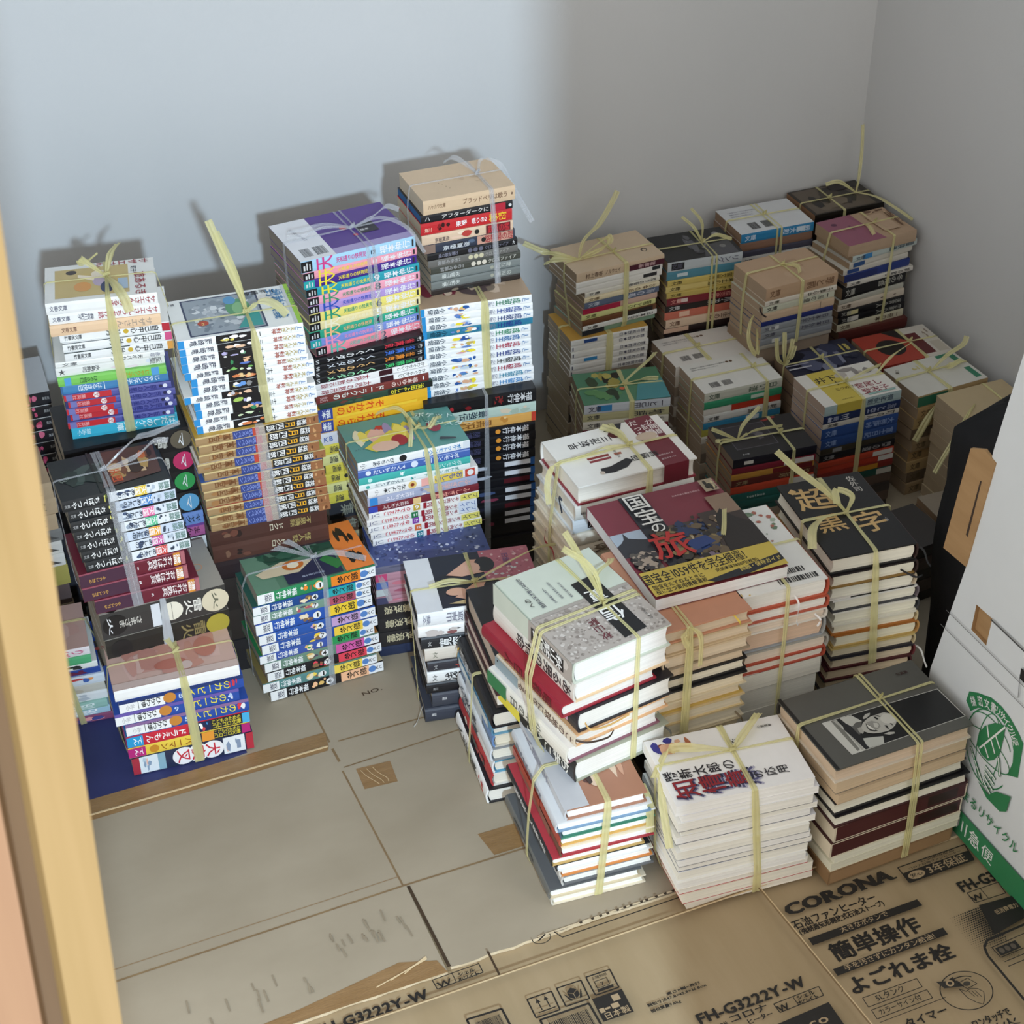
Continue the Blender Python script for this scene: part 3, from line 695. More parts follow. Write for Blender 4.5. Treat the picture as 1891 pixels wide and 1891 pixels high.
bundle('o', 'dark pile below blue feet', .764, 2.150, -8, -7, .342, 0.0003, .18, .112,
    [K(1.9, 'c', '17171a', '17171a', 'thick black comic with red art', 'm .12 .52 6 7a1a20,2a1416,b02a30,17171a;b .53 .6 222;t .62 .7 8a2a2a 改;t .74 .96 d8d8d8 福本伸行', dx=2), K(1.5, 'c', 'b8ccc0', '', 'pale green comic', 't .02 .26 2a4a3a 福本伸行;t .3 .56 234 最強伝;m .6 .95 4 d8c8b0,a8b8a8', dx=2), K(1.5, 'c', 'dda658', '', 'orange comic', 't .04 .24 a8481e 福本伸行;t .3 .6 8a5a2a 黒沢;m .6 .95 3 e8c890,c88a40;b .96 1 c04030', dx=2)] +
    series(4, lambda i: K(1.35, 'c', '15151a', '', 'black comic with orange dot', 'm .04 .34 5 %s;t .36 .5 4a4a6a 賭博;c .66 .26 e89a3a;t .7 .94 e6e6e8 福本伸行' % ('3a4aa0,e0e0f0,15151a', 'd8863a,e8b070,15151a', '3a6a58,5a8a78,15151a', '7a3038,a85058,15151a')[i])) +
    series(8, lambda i: K(1.3, 'c', '16161b', '', ('black comic with white spine label', 'black comic with dark red picture')[i % 3 == 2], 'b .72 .96 %s .25 .8;b .96 1 2a5a9a;m .1 .7 5 %s' % ('e0e0e4' if i % 3 != 2 else '5a1a24', '2a2a3a,8a3a50,c8a0b0,16161b' if i > 3 else '4a5a80,c8ccd8,16161b'))) +
    series(4, lambda i: K(1.7, 'c', '201d20', '', 'thick black comic', 'm .1 .6 3 444,2a2a2a')), pages='6a6058', jit=.001, tie=dict(c='clear', u=.55, v=None, wu=10, wv=6, tails=[]))
kin = ['9', '11', '17', '15', '22']
bundle('p', 'teal-covered yellow-tied pile', .622, 2.05, -2.3, -3.2, .333, .175, .176, .109, [
    K(1.35, 'c', '5f9a94', 'f2f3f2', 'white-spined comic with teal picture cover', 't .02 .08 999 小;t .13 .32 3a4450 ぴくちゅあ;c .4 .42 222;t .56 .92 3a8ac8 ポケットモンスター;b .94 1 dfe6ec',
      'M .05 .2 .62 .9 22 d8c84a,f0dc6a,e8b8a8,c03a3a,9a90b8,6a8a58,e8e0c0;Q e2cf52 .12 .3 .4 .62 .52 .5 .36 .22 .2 .16;E .44 .34 .07 .14 a8303a;E .3 .26 .12 .12 e8c0a8;E .78 .5 .06 .14 9a3a50;M .6 .4 .9 .9 8 86b4ac,6aa49c,4f8a84;T .68 .86 15 cfe8e4 -22 ポケット;T .72 .62 15 cfe8e4 -22 モンスター;Q 333c44 .78 .2 .9 .12 .9 .08 .76 .14;V .1 .28 5 345 -90 アニメ'),
    K(1.35, 'c', '4a6ab4', '', 'blue comic', 'b 0 1 8aa0d8 .84 1;c .09 .3 e8eef8;h .13 .42 e8eef8 だいずかん4 .45 .5;c .5 .4 dfe8f8;t .58 .9 e8eef8 ポケモンカード'), K(1.2, 'c', '48b4ac', '', 'turquoise comic', 'c .1 .28 c8f0ec;m .36 .44 4 c8f0ec,fff;t .6 .92 d8f4f0 ポケモンカード'),
    K(1.0, 'c', 'e9f0ee', '', 'pale mint comic', 'c .08 .3 4ab0a8;h .14 .4 456 だいずかん2 .5 .5;m .44 .52 3 4ab0a8,345;t .58 .9 5a9a94 ポケモンカード'),
    K(1.5, 'c', 'f4f2f0', '', 'white comic with flower badge', 't .06 .1 aaa 小;t .14 .34 444 なかよし本;c .4 .44 e8c87a;c .4 .2 8a3a20;b .48 .55 f0b0a8;b .6 .86 e8cc5a;t .6 .86 2a4aa0 おもしろ;b .88 .97 c84a3a;c .93 .34 eee', dx=12),
    K(1.5, 'c', 'a8aabc', 'aab0c8', 'grey blue comic', 'b .02 .09 3a8ad0;h .16 .42 f2eef4 ふしぎ大百科 .5 .45;m .4 .6 4 c8b8a0,8a8aa8,e8e0d8;t .62 .94 e8b8b0 ふしぎ学校', dx=12), K(1.2, 'c', '7a2a34', '', 'maroon comic', 'b .0 .08 3a4ab0;h .12 .36 e8d8d4 ふしぎ大百科 .5 .5;b .4 .47 e8c88a;t .58 .92 f0a898 ふしぎ学校', dx=12)] +
    series(5, lambda i: K(1.2, 'c', ('f2efec', 'ece8e4')[i % 2], '', 'white comic with %s tip' % ('yellow', 'blue')[i in (1, 2)], 'h .02 .1 889 JC .5 .5;t .13 .38 c83a48 ゆでたまご;b .40 .46 %s;h .41 .455 fff %s .5 .6;b .49 .52 9a2430;t .52 .6 9a2430 肉;t .62 .82 9a2430 キン肉マン;b .83 1 %s;t .84 .99 %s プレイ' % (('c8a83a', '2a7a4a', '8a4aa8', 'd8703a', '2a7a88')[i], kin[i], 'e8dc70' if i not in (1, 2) else 'dfe4ee', '444' if i not in (1, 2) else '4a68a8'), dx=(14, 11, 13, 16, 18)[i] - 2)),
    pages='a39888', jit=.001, tie=dict(c='yellow', u=.64, v=.52, wu=9, wv=5, dbl=.07, tails=[[(.64, .52, 2), (.55, .85, 18), (.45, 1.0, 12), (.36, 1.05, 4)], [(.64, .52, 2), (.58, .6, 16), (.52, .2, 24), (.47, .02, 8)], [(.64, .52, 2), (.72, .4, 8), (.82, .55, 14), (.86, .62, 4)]]))
bundle('q', 'low pink-patterned pile', .622, 1.998, -9, -9, .175, 0.0003, .18, .11,
    [K(1.1, 'c', '46548c', '6a6a80', 'grey comic with blue patterned cover', 'm 0 1 6 5a5a70,8a8a98', 'N .02 .05 .98 .95 260 3.5 5a68a0,38467c,8a96c0,c8d0e8,2c3868')] +
    series(4, lambda i: K(1.15, 'c', 'b88a98', '', 'pink patterned comic', 'b 0 .1 %s;m .1 .95 14 c87888,e8b8c0,a85a70,d8a0b0;b .92 1 eee' % ('c84a78', '4a6ab0', 'c8d0d0', '4a4a6a')[i])) +
    series(3, lambda i: K(2.2, 'c', '2c2a2a', '302d2e', 'thick black comic with brushed title', 't .06 .3 d8cca8 %s .55 .6;t .4 .7 c8bc98 ジョージ秋山 .5 .4' % ('雲浮浪', '浮浪雲', '浮浪雲')[i])) + [K(1.5, 'c', '2a3450', '', 'navy comic')], pages='8f8678', jit=.001)
bundle('r', 'pile topped by profile faces', .627, 1.825, -11, -11, .212, 0.0003, .187, .128, [
    K(2.0, 'h', '1f2333', 'eceef0', 'white-spined book with two profile faces', 'l .04 .1 889 文春;l .22 .4 778 山岸凉子', 'B 0 0 .2 1 e4e6ea;B .6 0 1 1 b06472;N .61 .02 .99 .98 160 3 c07c86,d8b0b0,b87078,ccc,9a5060;Q d8a890 .3 .62 .5 .86 .62 .84 .62 .6 .42 .56;E .62 .74 .08 .14 1c1c22;E .52 .7 .06 .1 dcb09a;Q d0a088 .32 .2 .5 .42 .62 .4 .64 .12 .46 .1;E .64 .3 .08 .14 1c1c22;E .34 .3 .08 .07 d8a890;Q c8b080 .26 .1 .46 .16 .46 .04;T .8 .9 11 6a4a78 -90 日出処'),
    K(1.5, 'h', 'ecebe8', 'efeeec', 'white floral-spined book', 'm .03 .4 7 8a5a5a,3a3a3a,c8c0bc;l .42 .62 b8a8a8 小説;l .66 .98 334 不一郎'),
    K(1.8, 'h', '26292e', '', 'black book with white author name', 'h .05 .08 ccc 文 .5 .5;l .14 .44 f2f4f4 寛容外;l .52 .62 998 心', dx=3), K(1.9, 'h', '9a9488', 'd9cfc2', 'beige book', 'h .06 .1 887 文 .5 .5;b .5 1 4a5a5e;m .4 .6 3 c8a888,b8b0a4;l .66 .9 a8b0b0 物語', dx=8),
    K(1.5, 'h', '3a3438', '34333a', 'dark book with red title', 'h .05 .08 aaa 文 .5 .5;l .22 .64 b84a40 火車の秘密', dx=11), K(1.7, 'h', 'e4e4e2', '', 'white book with black author name', 'h .04 .08 555 文 .5 .5;l .14 .56 2a2a2c 浅田次郎', dx=11),
    K(1.6, 'h', '1b1b1f', '', 'black book', 'h .05 .09 999 角川 .5 .5', dx=9), K(2.1, 'h', '41444e', '', 'charcoal book', 'h .08 .12 ccc 講談 .6 .4', dx=17, ribbon=('cfcfd4', [(.75, .0, 12), (.72, -.06, 4), (.66, -.09, -8), (.6, -.1, -18)])), K(2.0, 'h', '3a3e4a', '', 'slate book', 'h .05 .09 ccc 講談 .6 .4', dx=5, ribbon=('dcdad2', [(.0, .2, 12), (-.04, .1, 6), (-.07, .02, 3), (-.1, -.03, 2)]))],
    pages='d6cdbd', jit=.001, tie=dict(c='yellow', u=.5, v=.42, wu=9, wv=7, tails=[[(.5, .42, 2), (.3, .42, 10), (.14, .4, 6)], [(.5, .42, 3), (.8, .5, 24), (1.05, .62, 30), (1.25, .7, 22)]]))
# beside the door frame
bundle('s', 'pink-on-black pile by door frame', .053, 2.30, -3, -3, .42, 0, .176, .11,
    [K(1.3, 'c', 'b9bcc0', '24242a', 'black comic with grey cover', 'b .3 .96 26262c;m .74 .92 4 d85a80,e87898;h .93 .99 aaa 集英社 .5 .4')] + series(6, lambda i: K(1.35, 'c', '1f1e24', '', 'black comic with pink lettering', 'm .74 .92 5 d85a80,e87898,c84868;h .93 .99 aaa 集英社 .5 .4;b 0 1 ccc .94 1')) +
    series(7, lambda i: K(2.4, 'c', '3a3a40', '', 'thick charcoal comic')), pages='a8a094')
bundle('t', 'beige pile beside door frame', .049, 2.188, 0, -1, .33, 0, .148, .105,
    series(3, lambda i: K(2, 'p', 'cdb493', '', 'beige paperback', 'h .5 .9 776 文庫 .5 .5')) + series(3, lambda i: K(1.6, 'p', ('8a8a88', 'e8e6e0', 'f0eee8')[i], '', '%s paperback' % ('grey', 'white', 'off white')[i], 'h .6 .98 555 ▲ .5 .6')) +
    series(5, lambda i: K(2.6, 'p', ('b8ae60', '6a5a58', 'b8a890')[i % 3], '', 'thick %s paperback' % ('olive', 'dark', 'tan')[i % 3])), pages='b8ac98')
bundle('u', 'low pile by door frame', .016, 2.043, -5.6, -6, .145, 0.0003, .176, .108, [
    K(1.2, 'c', 'c8a69e', 'f0e8ea', 'white comic with pink cover', 't .6 .96 d86a90 りぼん', 'M .3 .05 .98 .95 12 b88a84,c8a098,d8b8b0'), K(1.2, 'c', '58b47c', '', 'green comic', 't .5 .8 dfe 別冊'), K(.9, 'c', 'f0f0ea', '', 'white comic with green picture', 'm .5 .9 5 5a8a4a,e0c040,333', dx=5),
    K(1.0, 'c', '2a4a9a', '', 'blue comic', 'm .5 .95 4 6a2a4a,2a4a9a', dx=12), K(1.4, 'c', 'd8e0e8', '', 'pale comic with round pictures', 'm .4 .95 8 c84a4a,4a6ab0,f0a060', dx=13), K(1.3, 'c', 'c8c4b8', '', 'grey buff comic', 'm .5 .9 4 998,b8b0a0', dx=13), K(1.3, 'c', 'e4e6e6', '', 'light grey comic', 'm .5 .95 4 b8c0c8,fff', dx=13),
    K(1.2, 'c', '98c0b4', '', 'aqua comic', 't .5 .9 e8f4f0 別冊', dx=13), K(1.1, 'c', 'a8c8d8', '', 'powder blue comic', 't .5 .9 fff 別冊', dx=15), K(1.1, 'c', '8a4a6a', '', 'plum comic', 'm .5 .95 5 e8a0a0,4a4a8a', dx=20)],
    pages='b8ac98', tie=dict(c='yellow', u=.75, v=.6, wu=10, wv=8, tails=[]))
# ---- middle group: hardcovers seen from their tails ------------------------------
bundle('v', 'black stack left of centre', .675, 1.645, -7, -7, .25, .163, .131, .166, [
    K(2.2, 'h', '1d1e22', '1d1e22', 'glossy black hardcover', '', 'M .05 .05 .95 .95 4 1d1e22,22242a', pages='c9b8a8', ribbon=('d0d2d4', [(.28, .2, 28), (.22, .16, 30), (.2, .05, 22), (.22, -.03, 4)])), K(1.5, 'h', '4a2e30', '', 'maroon hardcover', pages='d8c4b8'), K(1.5, 'h', '3a302c', '', 'dark brown hardcover', pages='e0d4c4', ribbon=('1d1d1f', [(.6, .02, 8), (.62, -.05, 2), (.6, -.07, -20), (.55, -.06, -38)]))], side='B', jit=.003)
bundle('w', 'low stack left of centre', .662, 1.640, -6, -7, .163, 0.0003, .131, .17, [
    K(1.8, 'h', '1b1c20', '', 'black hardcover', '', '', 'l .1 .5 ccc 随筆集', ribbon=('c8a040', [(.1, .9, 14), (.0, .95, 16), (-.05, .9, 6)])), K(.9, 'h', '6a9ab0', '5a8aa8', 'thin blue hardcover', '', '', 'b .05 .9 d8e0e0'), K(1.4, 'h', 'cfc8b8', '6a8ab8', 'beige hardcover', '', '', 'b .2 .7 d0d8e0', pages='eadfc8'), K(1.5, 'h', '8a8d90', 'd8dce0', 'grey hardcover', '', '', 'l .1 .6 445 小説全集', pages='f0e9d8'),
    K(1.4, 'h', '5a9ab8', 'e4e4e4', 'pale blue hardcover', '', '', 'l .1 .6 345 作品集', pages='efe8da'), K(1.5, 'h', 'e0dcd4', 'b0383a', 'white and red hardcover', '', '', 'm .1 .9 6 b0383a,e8e0d8,2a2a2a', pages='eee6d6'), K(1.7, 'h', '232327', 'f2f2f0', 'black and white hardcover', '', '', 'l .08 .7 333 人生論集;m .7 .98 3 222,c33', pages='f4efe4', dx=-10, dy=-6, ribbon=('88898c', [(.75, .02, 10), (.77, -.04, 8), (.74, -.07, -4), (.78, -.05, -14)]))], side='L', jit=.003,
    tie=dict(c='yellow', u=.62, v=.5, wu=11, wv=9, tails=[]))
bundle('x', 'grey-green-topped pile', .701, 1.466, 8, 8.6, .375, .172, .149, .19, [
    K(2.1, 'h', 'cfd6c8', 'c8cfc0', 'grey-green jacketed hardcover', '', 'B 0 .0 1 .52 b5aca4;N .01 .01 .99 .51 420 3.2 a49a92,c8c0b8,8f867e,d2cbc4,9a9088;B .02 .5 1 .53 a8a098;Q 1a1a1d .56 .04 .8 .06 .8 .72 .56 .7;T .76 .3 32 f2f2f0 180 信;T .76 .52 26 f2f2f0 180 夏;V .44 .12 15 6a2f38 180 秋山駿;T .12 .62 10 333 90 への;T .2 .58 7 445 90 批評の天才性とは何か;T .32 .58 4 556 90 小林秀雄から未来へ;T .4 .6 4 556 90 信長の天才性とは何か;T .48 .58 4 556 90 歴史と文学のあいだ;V .9 .12 5 555 180 のべつまく',
      'r 0 0 0;B 0 .0 .46 1 c8cfc0;B .46 0 1 1 aaa199;m .5 .98 10 a49a92,c8c0b8,8f867e;b .62 .92 1b1b1e .18 .82;t .62 .92 f2f2f0 秋山駿信長', pages='f6f4f0'),
    K(1.9, 'h', 'e9e6e0', 'd8d2c8', 'white hardcover with black spine title', '', '', 't .3 .98 2a2628 ある男の宿命', pages='f7f5f0', under='e8c8a0'), K(1.3, 'h', 'a02a38', '8e2030', 'crimson hardcover', '', '', 't .3 .9 5a1018 昭和の巨人', pages='f4f1ea', dx=-16), K(2.0, 'h', '26242a', '2a262c', 'black jacketed hardcover', '', '', 'm .0 .4 5 4a4048,26242a;t .5 .9 d8a8c0 男と女', pages='f5f2ea', dx=8, ribbon=('c8a060', [(.1, .02, 10), (.12, -.04, 5), (.3, -.05, 2), (.5, -.05, 6)])),
    K(1.2, 'h', 'e0b080', 'd8cab4', 'peach hardcover with brown lettering', '', '', 'b .0 .3 8a9aa0;t .3 .98 5a3a30 この地球に生きる', pages='f4efe6', under='e8b888', dx=2, ribbon=('3a2a20', [(.0, .02, 12), (.1, -.05, 10), (.3, -.06, 5), (.38, -.04, 9)])), K(1.6, 'h', 'f0ede6', 'e4e0d4', 'white hardcover with green band', '', '', 'b .0 .25 2f7a4a;t .3 .7 6a6a60 少年の日', pages='f7f4ee', under='8a5a68', dx=-8),
    K(2.2, 'h', 'a8ab98', '2c2c2c', 'sage green hardcover', '', '', 'b .0 .3 e8d84a;c .36 .36 1a1a1a;t .4 .95 e8e6dc お寺に入門', pages='f7f5ee', dx=2, ribbon=('5a5a52', [(.98, .03, 26), (1.0, -.03, 22), (.97, -.05, 8), (1.03, -.02, 0)]))],
    side='L', pages='f4f0e6', jit=.002, tie=dict(c='yellow', u=.66, v=.40, wu=9, wv=9, dblv=.05, tails=[[(.66, .4, 2), (.7, .6, 30), (.62, .85, 36), (.64, .9, 30)], [(.66, .4, 2), (.75, .62, 14), (.98, .72, 10), (1.05, .78, 6)], [(.66, .4, 2), (.7, .75, 30), (.72, .98, 44)]]))
BUNDLES[-1]['books'][0]['left'] = 'b 0 .46 c8cfc0 0 1;b .46 1 aaa199 0 1;m .5 .98 10 a49a92,c8c0b8,8f867e;b .5 .9 1b1b1e .2 .8;t .52 .88 f2f2f0 秋山駿信長'
cols = ['b07a5c', 'dcdfe2', '6a90a8', '3a7a68', 'f0efec', 'd8a050', 'a83a40', 'e8e4d8', 'c89850', 'f0e8dc', '6a6c70', '54585c', 'e8dcc8']
bundle('y', 'white-paged pile below grey-green one', .660, 1.425, -5.4, -4.6, .172, 0.0003, .132, .186, [
    K(1.5, 'h', 'a87860', 'c2c4c8', 'brown picture-covered hardcover', '', 'B 0 0 .3 1 c4c6ca;M .3 .1 .98 .9 16 5a3a34,8a5a4a,c89a80,3a2a28,d8c0a8;M .5 .3 .9 .7 8 d8b8a0,e8d0c0,6a4a40', 'l .1 .7 889 人間学', pages='fdfcf8', w=.86, dx=14),
    K(1.3, 'h', 'dfe2e4', 'c9ccd0', 'white hardcover', '', '', 'l .1 .7 778 経営', pages='fdfcf8', under='7a9ab8'), K(1.2, 'h', 'e4e8ea', '4a5a6a', 'pale hardcover with teal edge', '', '', 'm .0 .9 5 7a8a98,c8ccd0', pages='fcfbf6', under='2f7a64', dx=8), K(1.2, 'h', '5a9a80', 'a8483a', 'teal edged hardcover', '', '', 'b .0 .6 b04a34', pages='fcfbf6', under='d8a858', dx=8),
    K(1.3, 'h', 'f0e4cc', '6a4a3a', 'cream hardcover', '', '', 'b .1 .8 8a6a58', pages='fcfbf6', under='a8323c', dx=6), K(1.1, 'h', 'b8404a', '2a2a2c', 'red edged hardcover', '', '', 'l .2 .9 eee 昭和史探訪', pages='fdfbf4', under='c8a868', dx=-5), K(1.0, 'h', '2a2c30', '2a2a2c', 'thin black hardcover', '', '', 'l .1 .9 eee 昭和史探訪', pages='fdfbf4', under='eee', dx=2), K(1.2, 'h', 'e8e0cc', 'd8d4ca', 'cream hardcover with orange edge', '', '', 'l .1 .7 776 伝記', pages='fcfaf2', under='d88a48', dx=8),
    K(1.4, 'h', '8a8c8e', 'c8c8c4', 'grey hardcover', '', '', 'm .1 .9 4 888,bbb', pages='fcfaf2', under='6a6c6e', dx=10), K(1.4, 'h', '5a5d60', '6a6a66', 'dark grey hardcover', '', '', 'm .1 .9 4 888,5a5a58', pages='fdfbf4', under='d8c8a8', dx=-6), K(1.2, 'h', 'e8dcc4', 'd0ccc0', 'buff hardcover', '', '', 'm .1 .9 4 aaa,888', pages='fcf9ee', dx=-4, w=1.02)],
    side='L', jit=.0018, tie=dict(c='yellow', u=.52, v=.45, wu=13, wv=10, tails=[[(.52, .3, 2), (.7, .45, 8), (.9, .6, 10), (1.02, .72, 14)], [(1.02, .1, -4), (1.05, .02, -30), (1.05, -.01, -75)]]))
bundle('z', 'beige-paged pile under magazine', .846, 1.504, 0, -1, .346, 0.0003, .131, .186, [
    K(1.6, 'h', 'c48a6c', 'c48a6c', 'tan-covered hardcover', pages='d8c4a8', ribbon=('d8b84a', [(.8, .02, 18), (.83, -.04, 12), (.86, -.03, 4)])), K(1.5, 'h', 'c8b08c', '', 'buff hardcover', pages='dcc8ac'), K(1.7, 'h', 'd0b896', '', 'buff hardcover', pages='dfccb0', under='9a8a74'), K(1.5, 'h', 'c8ac88', '', 'tan hardcover', pages='dcc6a8', under='17171a'),
    K(1.5, 'h', '17171a', 'e0dccf', 'black-edged hardcover', pages='e8dfc8'), K(1.6, 'h', '1a1a1c', 'e0dccf', 'black-edged hardcover', pages='e4d6ba', under='d8c8a8'), K(1.5, 'h', 'd8c8a4', '', 'cream hardcover', pages='ead9ba', under='c8a858'), K(1.6, 'h', 'd8c090', '', 'cream hardcover', pages='eee2c8'), K(1.6, 'h', 'e0d4b8', '', 'cream hardcover', pages='efe6d0', ribbon=('8a7a60', [(.9, .02, 10), (.94, -.03, 4), (.98, -.02, -6)]))] +
    series(5, lambda i: K(2.4, 'h', ('c8b898', '8a7a68', '3a3434')[i % 3], '', 'thick %s hardcover' % ('buff', 'brown', 'dark')[i % 3], pages='e0d2b4')), side='L', jit=.003,
    tie=dict(c='yellow', u=.30, v=None, wu=9, wv=8, dbl=.04, tails=[[(.3, .0, 0), (.22, -.03, -10), (.26, -.04, -26)], [(.3, .0, 0), (.4, -.04, -16), (.42, -.04, -66)]]))
bundle('A', 'flowery barcode-topped pile', .975, 1.528, -3, -.5, .346, 0, .132, .18, [
    K(1.7, 'h', 'e6e4de', 'b8543e', 'white flowered hardcover with barcodes', '', 'M .2 .62 .5 .98 5 b06a5a,c88a78;N .2 .4 .95 .98 46 5 7a8f72,8fa083,6a8068,aab4a0,b06a5a;T .3 .3 5 667 0 世界の花と暮らし;K .38 .14 .82 .2 222;K .46 .04 .9 .1 222;M .0 .0 .12 .06 2 d8b86a,c8a860', under='c05a40', pages='f2efe6'), K(1.2, 'h', 'b85a44', '', 'red-edged white hardcover', pages='f0ede4', under='b85a44', ribbon=('e8e4e2', [(.6, .02, 30), (.62, -.03, 20), (.6, -.05, -4), (.63, -.04, -14)])), K(1.0, 'h', 'e4dcd0', '', 'thin beige hardcover', pages='e6d4c0', ribbon=('e8e4e2', [(.86, .02, 8), (.9, -.03, 2), (.87, -.03, -8)])),
    K(1.9, 'h', '9aa0a6', 'a8aaa8', 'blue-grey hardcover', '', 'B .0 0 1 .3 a8aab0;E .9 .2 .1 .2 7a86a0', pages='dfbfa4'), K(1.3, 'h', 'a8a49a', '', 'grey hardcover', pages='e8d8c4', under='b4503c', dx=6), K(1.0, 'h', 'b4503c', 'b8543e', 'red-cornered hardcover', pages='efe8d8', under='b4503c', dx=6), K(1.7, 'p', 'b8b2aa', '', 'grey paperback with pink panel', '', 'B .2 0 1 .5 a8605c;B .0 .0 .25 .2 d8d0c8;T .04 .08 12 3a3434 0 心;K .6 .08 .95 .2 333', pages='eae6d8', dx=2), K(2.4, 'p', 'e8e4d8', '', 'thick white paperback', pages='f0eee2', dx=2, side='B'), K(2.2, 'p', 'dedbd0', '', 'thick white paperback', pages='eeebdf', side='B'),
    K(2.0, 'h', '6a6a68', '8a8a86', 'grey hardcover', pages='a8a498'), K(2.0, 'h', '5a5856', '', 'dark grey hardcover', pages='a8a498'), K(1.8, 'h', '6a6460', '', 'grey brown hardcover', pages='b0a898')],
    side='R', jit=.003, tie=dict(c='yellow', u=.52, v=.5, wu=8, wv=9, tails=[[(.1, .5, 1), (.2, .62, 30), (.32, .8, 38)], [(.52, .5, 2), (.35, .45, 12), (.1, .35, 14)]]))
bundle('B', 'front white red-titled pile', .797, 1.355, -7.3, -5.4, .195, 0.0003, .189, .124, [
    K(1.4, 'p', 'f2f0ee', 'f2f0ee', 'white paperback with red brush title', '', 'M .02 .68 .34 1 12 b06a4a,e0b090,3a3a8a,8a4a34,d8c8c0,2a2a4a;V .06 .42 19 23212c 90 勝新太郎の;V .132 .19 39 b4b2c4 90 知情意;V .128 .195 38 55547a 90 知情意;V .122 .205 36 23203a 90 知情意;V .118 .21 34 8f1f2a 90 知情意;V .64 .2 16 2b2a30 90 の応用;V .58 .74 9 444 90 敗く;V .82 .86 5 333 90 小室直樹', pages='fbfaf6', dx=-1)] +
    series(11, lambda i: K((1, 1.2, .8, 1.1, .9, 1.2, 1, .8, 1.3, 1, 1.1)[i], 'p', ('e9ebf2', 'f0efe9', 'e4e8ee', 'efece2')[i % 4], '', 'white paperback with blank page edges', pages=('fbfaf6', 'f8f6ee', 'f6f4ea')[i % 3], under=('e8e8ec', '6a6a6c', 'eee', '4a4c50', 'f0f0ec', '8a8c90', '7a7a7c', '3a4660', 'eee', 'f0eadc', 'b81e2a')[i], dx=(5, 2, 6, 0, 5, -1, 2, 0, 1, -2, 0)[i], w=(1, .99, 1, .99, 1, .98, .98, 1, .98, .97, .98)[i])) +
    [K(1.4, 'p', 'e8e2d2', '', 'white paperback with red bottom cover', pages='f6f2e4', under='b81e2a', dx=4), K(1.0, 'p', 'b81e2a', '', 'thin red-covered paperback', pages='f4eee0', under='f0eadc', dx=10, w=.97)],
    side='B', jit=.002, dxb=.012, dyb=-.006, tie=dict(c='yellow', u=.56, v=.6, wu=13, wv=8, tails=[[(.56, .6, 2), (.66, .72, 10), (.84, .96, 14)], [(.56, .6, 2), (.3, .62, 16), (.12, .75, 6), (-.04, .5, -6)], [(.02, .6, 0), (-.02, .3, -30), (-.015, .05, -80)]]))
BUNDLES[-1]['books'][0]['top'] = BUNDLES[-1]['books'][0]['top']
bundle('C', 'maroon-and-white-topped pile', .874, 1.819, 0, -1, .367, .175, .19, .132, [
    K(2.1, 'h', 'e9e6df', 'e9e6df', 'white hardcover with maroon paper band', '', 'V .2 .74 17 2a2628 90 早坂茂三;B .22 .36 .4 .4 8a3038;B .22 .42 .4 .46 8a3038;B .44 .4 .5 .44 a8604a;Q 1d1b1f .5 .88 .56 .82 .64 .86 .68 .96 .6 .98;E .56 .78 .05 .07 5a2028;Q 1c1c22 .24 .12 .34 .1 .46 .14 .54 .24 .5 .3 .34 .22 .26 .22;E .25 .14 .02 .03 c8b8a8;E .78 .6 .09 .08 c9b39d;V .57 .26 14 2c2a2c 90 回想録;T .46 .34 4 777 90 政治と人間を見つめ', pages='f3ede0', under='8a2a38', side='B', obi=(.72, .93, '6e2430', 'V .2 .9 15 e8dcd8 0 だった;V .55 .78 15 e8dcd8 0 記憶違;V .82 .86 14 e8dcd8 0 が間道;T .1 .2 4 d8c0c0 0 後世に伝える;T .1 .12 4 d8c0c0 0 証言のすべて', '')),
    K(1.7, 'h', 'e4e3de', 'dcdad2', 'white hardcover with brushed spine title', 'h .04 .09 555 集英社 .5 .3;t .4 .9 2a2828 あいつ蒲の;b .6 .98 b0a89a .02 .2', '', '', pages='eae2d2', ribbon=('2a2e38', [(-.02, .3, 14), (-.04, .32, 20), (-.05, .2, 2)])), K(1.6, 'h', 'd8dce0', 'd4dade', 'pale blue hardcover', 'b .12 .34 2a2a2e .3 .8;h .13 .33 ddd 人物文庫 .55 .35', pages='eae2d2', dx=-2), K(1.3, 'h', 'e0d8c8', '', 'cream hardcover', 't .2 .8 765 自伝', pages='e8dec8', dx=-6), K(1.4, 'h', 'e8dcc8', '', 'cream hardcover', 't .2 .8 765 対談', pages='e6d8be', dx=-8, ribbon=('9a2a2e', [(-.01, .6, 8), (-.05, .5, -4), (-.03, .35, -10), (-.05, .2, -22)])),
    K(1.3, 'h', 'dccdb2', '', 'buff hardcover', 't .2 .8 765 紀行', pages='e0d0b4', dx=-9, ribbon=('8a1f24', [(-.01, .2, 10), (-.03, .1, 0), (-.02, .0, -12), (-.04, .08, -24)])), K(1.4, 'h', 'd8c4a4', '', 'buff hardcover', pages='dccbb0', dx=-8), K(1.5, 'h', 'd8c8ac', '', 'tan hardcover', pages='dccbb0', dx=-6, ribbon=('1f1d1f', [(-.01, .1, 8), (-.03, .04, -2), (-.02, .0, -20), (-.06, .02, -30)]))],
    pages='e6dcc8', jit=.003, dxb=-.008, tie=dict(c='yellow', u=.6, v=.5, wu=12, wv=10, tails=[[(.6, .5, 2), (.4, .52, 6), (.25, .5, 4), (.1, .46, 6)], [(.02, .5, 1), (-.06, .5, -6), (-.12, .42, -26), (-.14, .3, -48)], [(.6, .5, 2), (.58, .75, 5), (.5, .95, 4)]]))
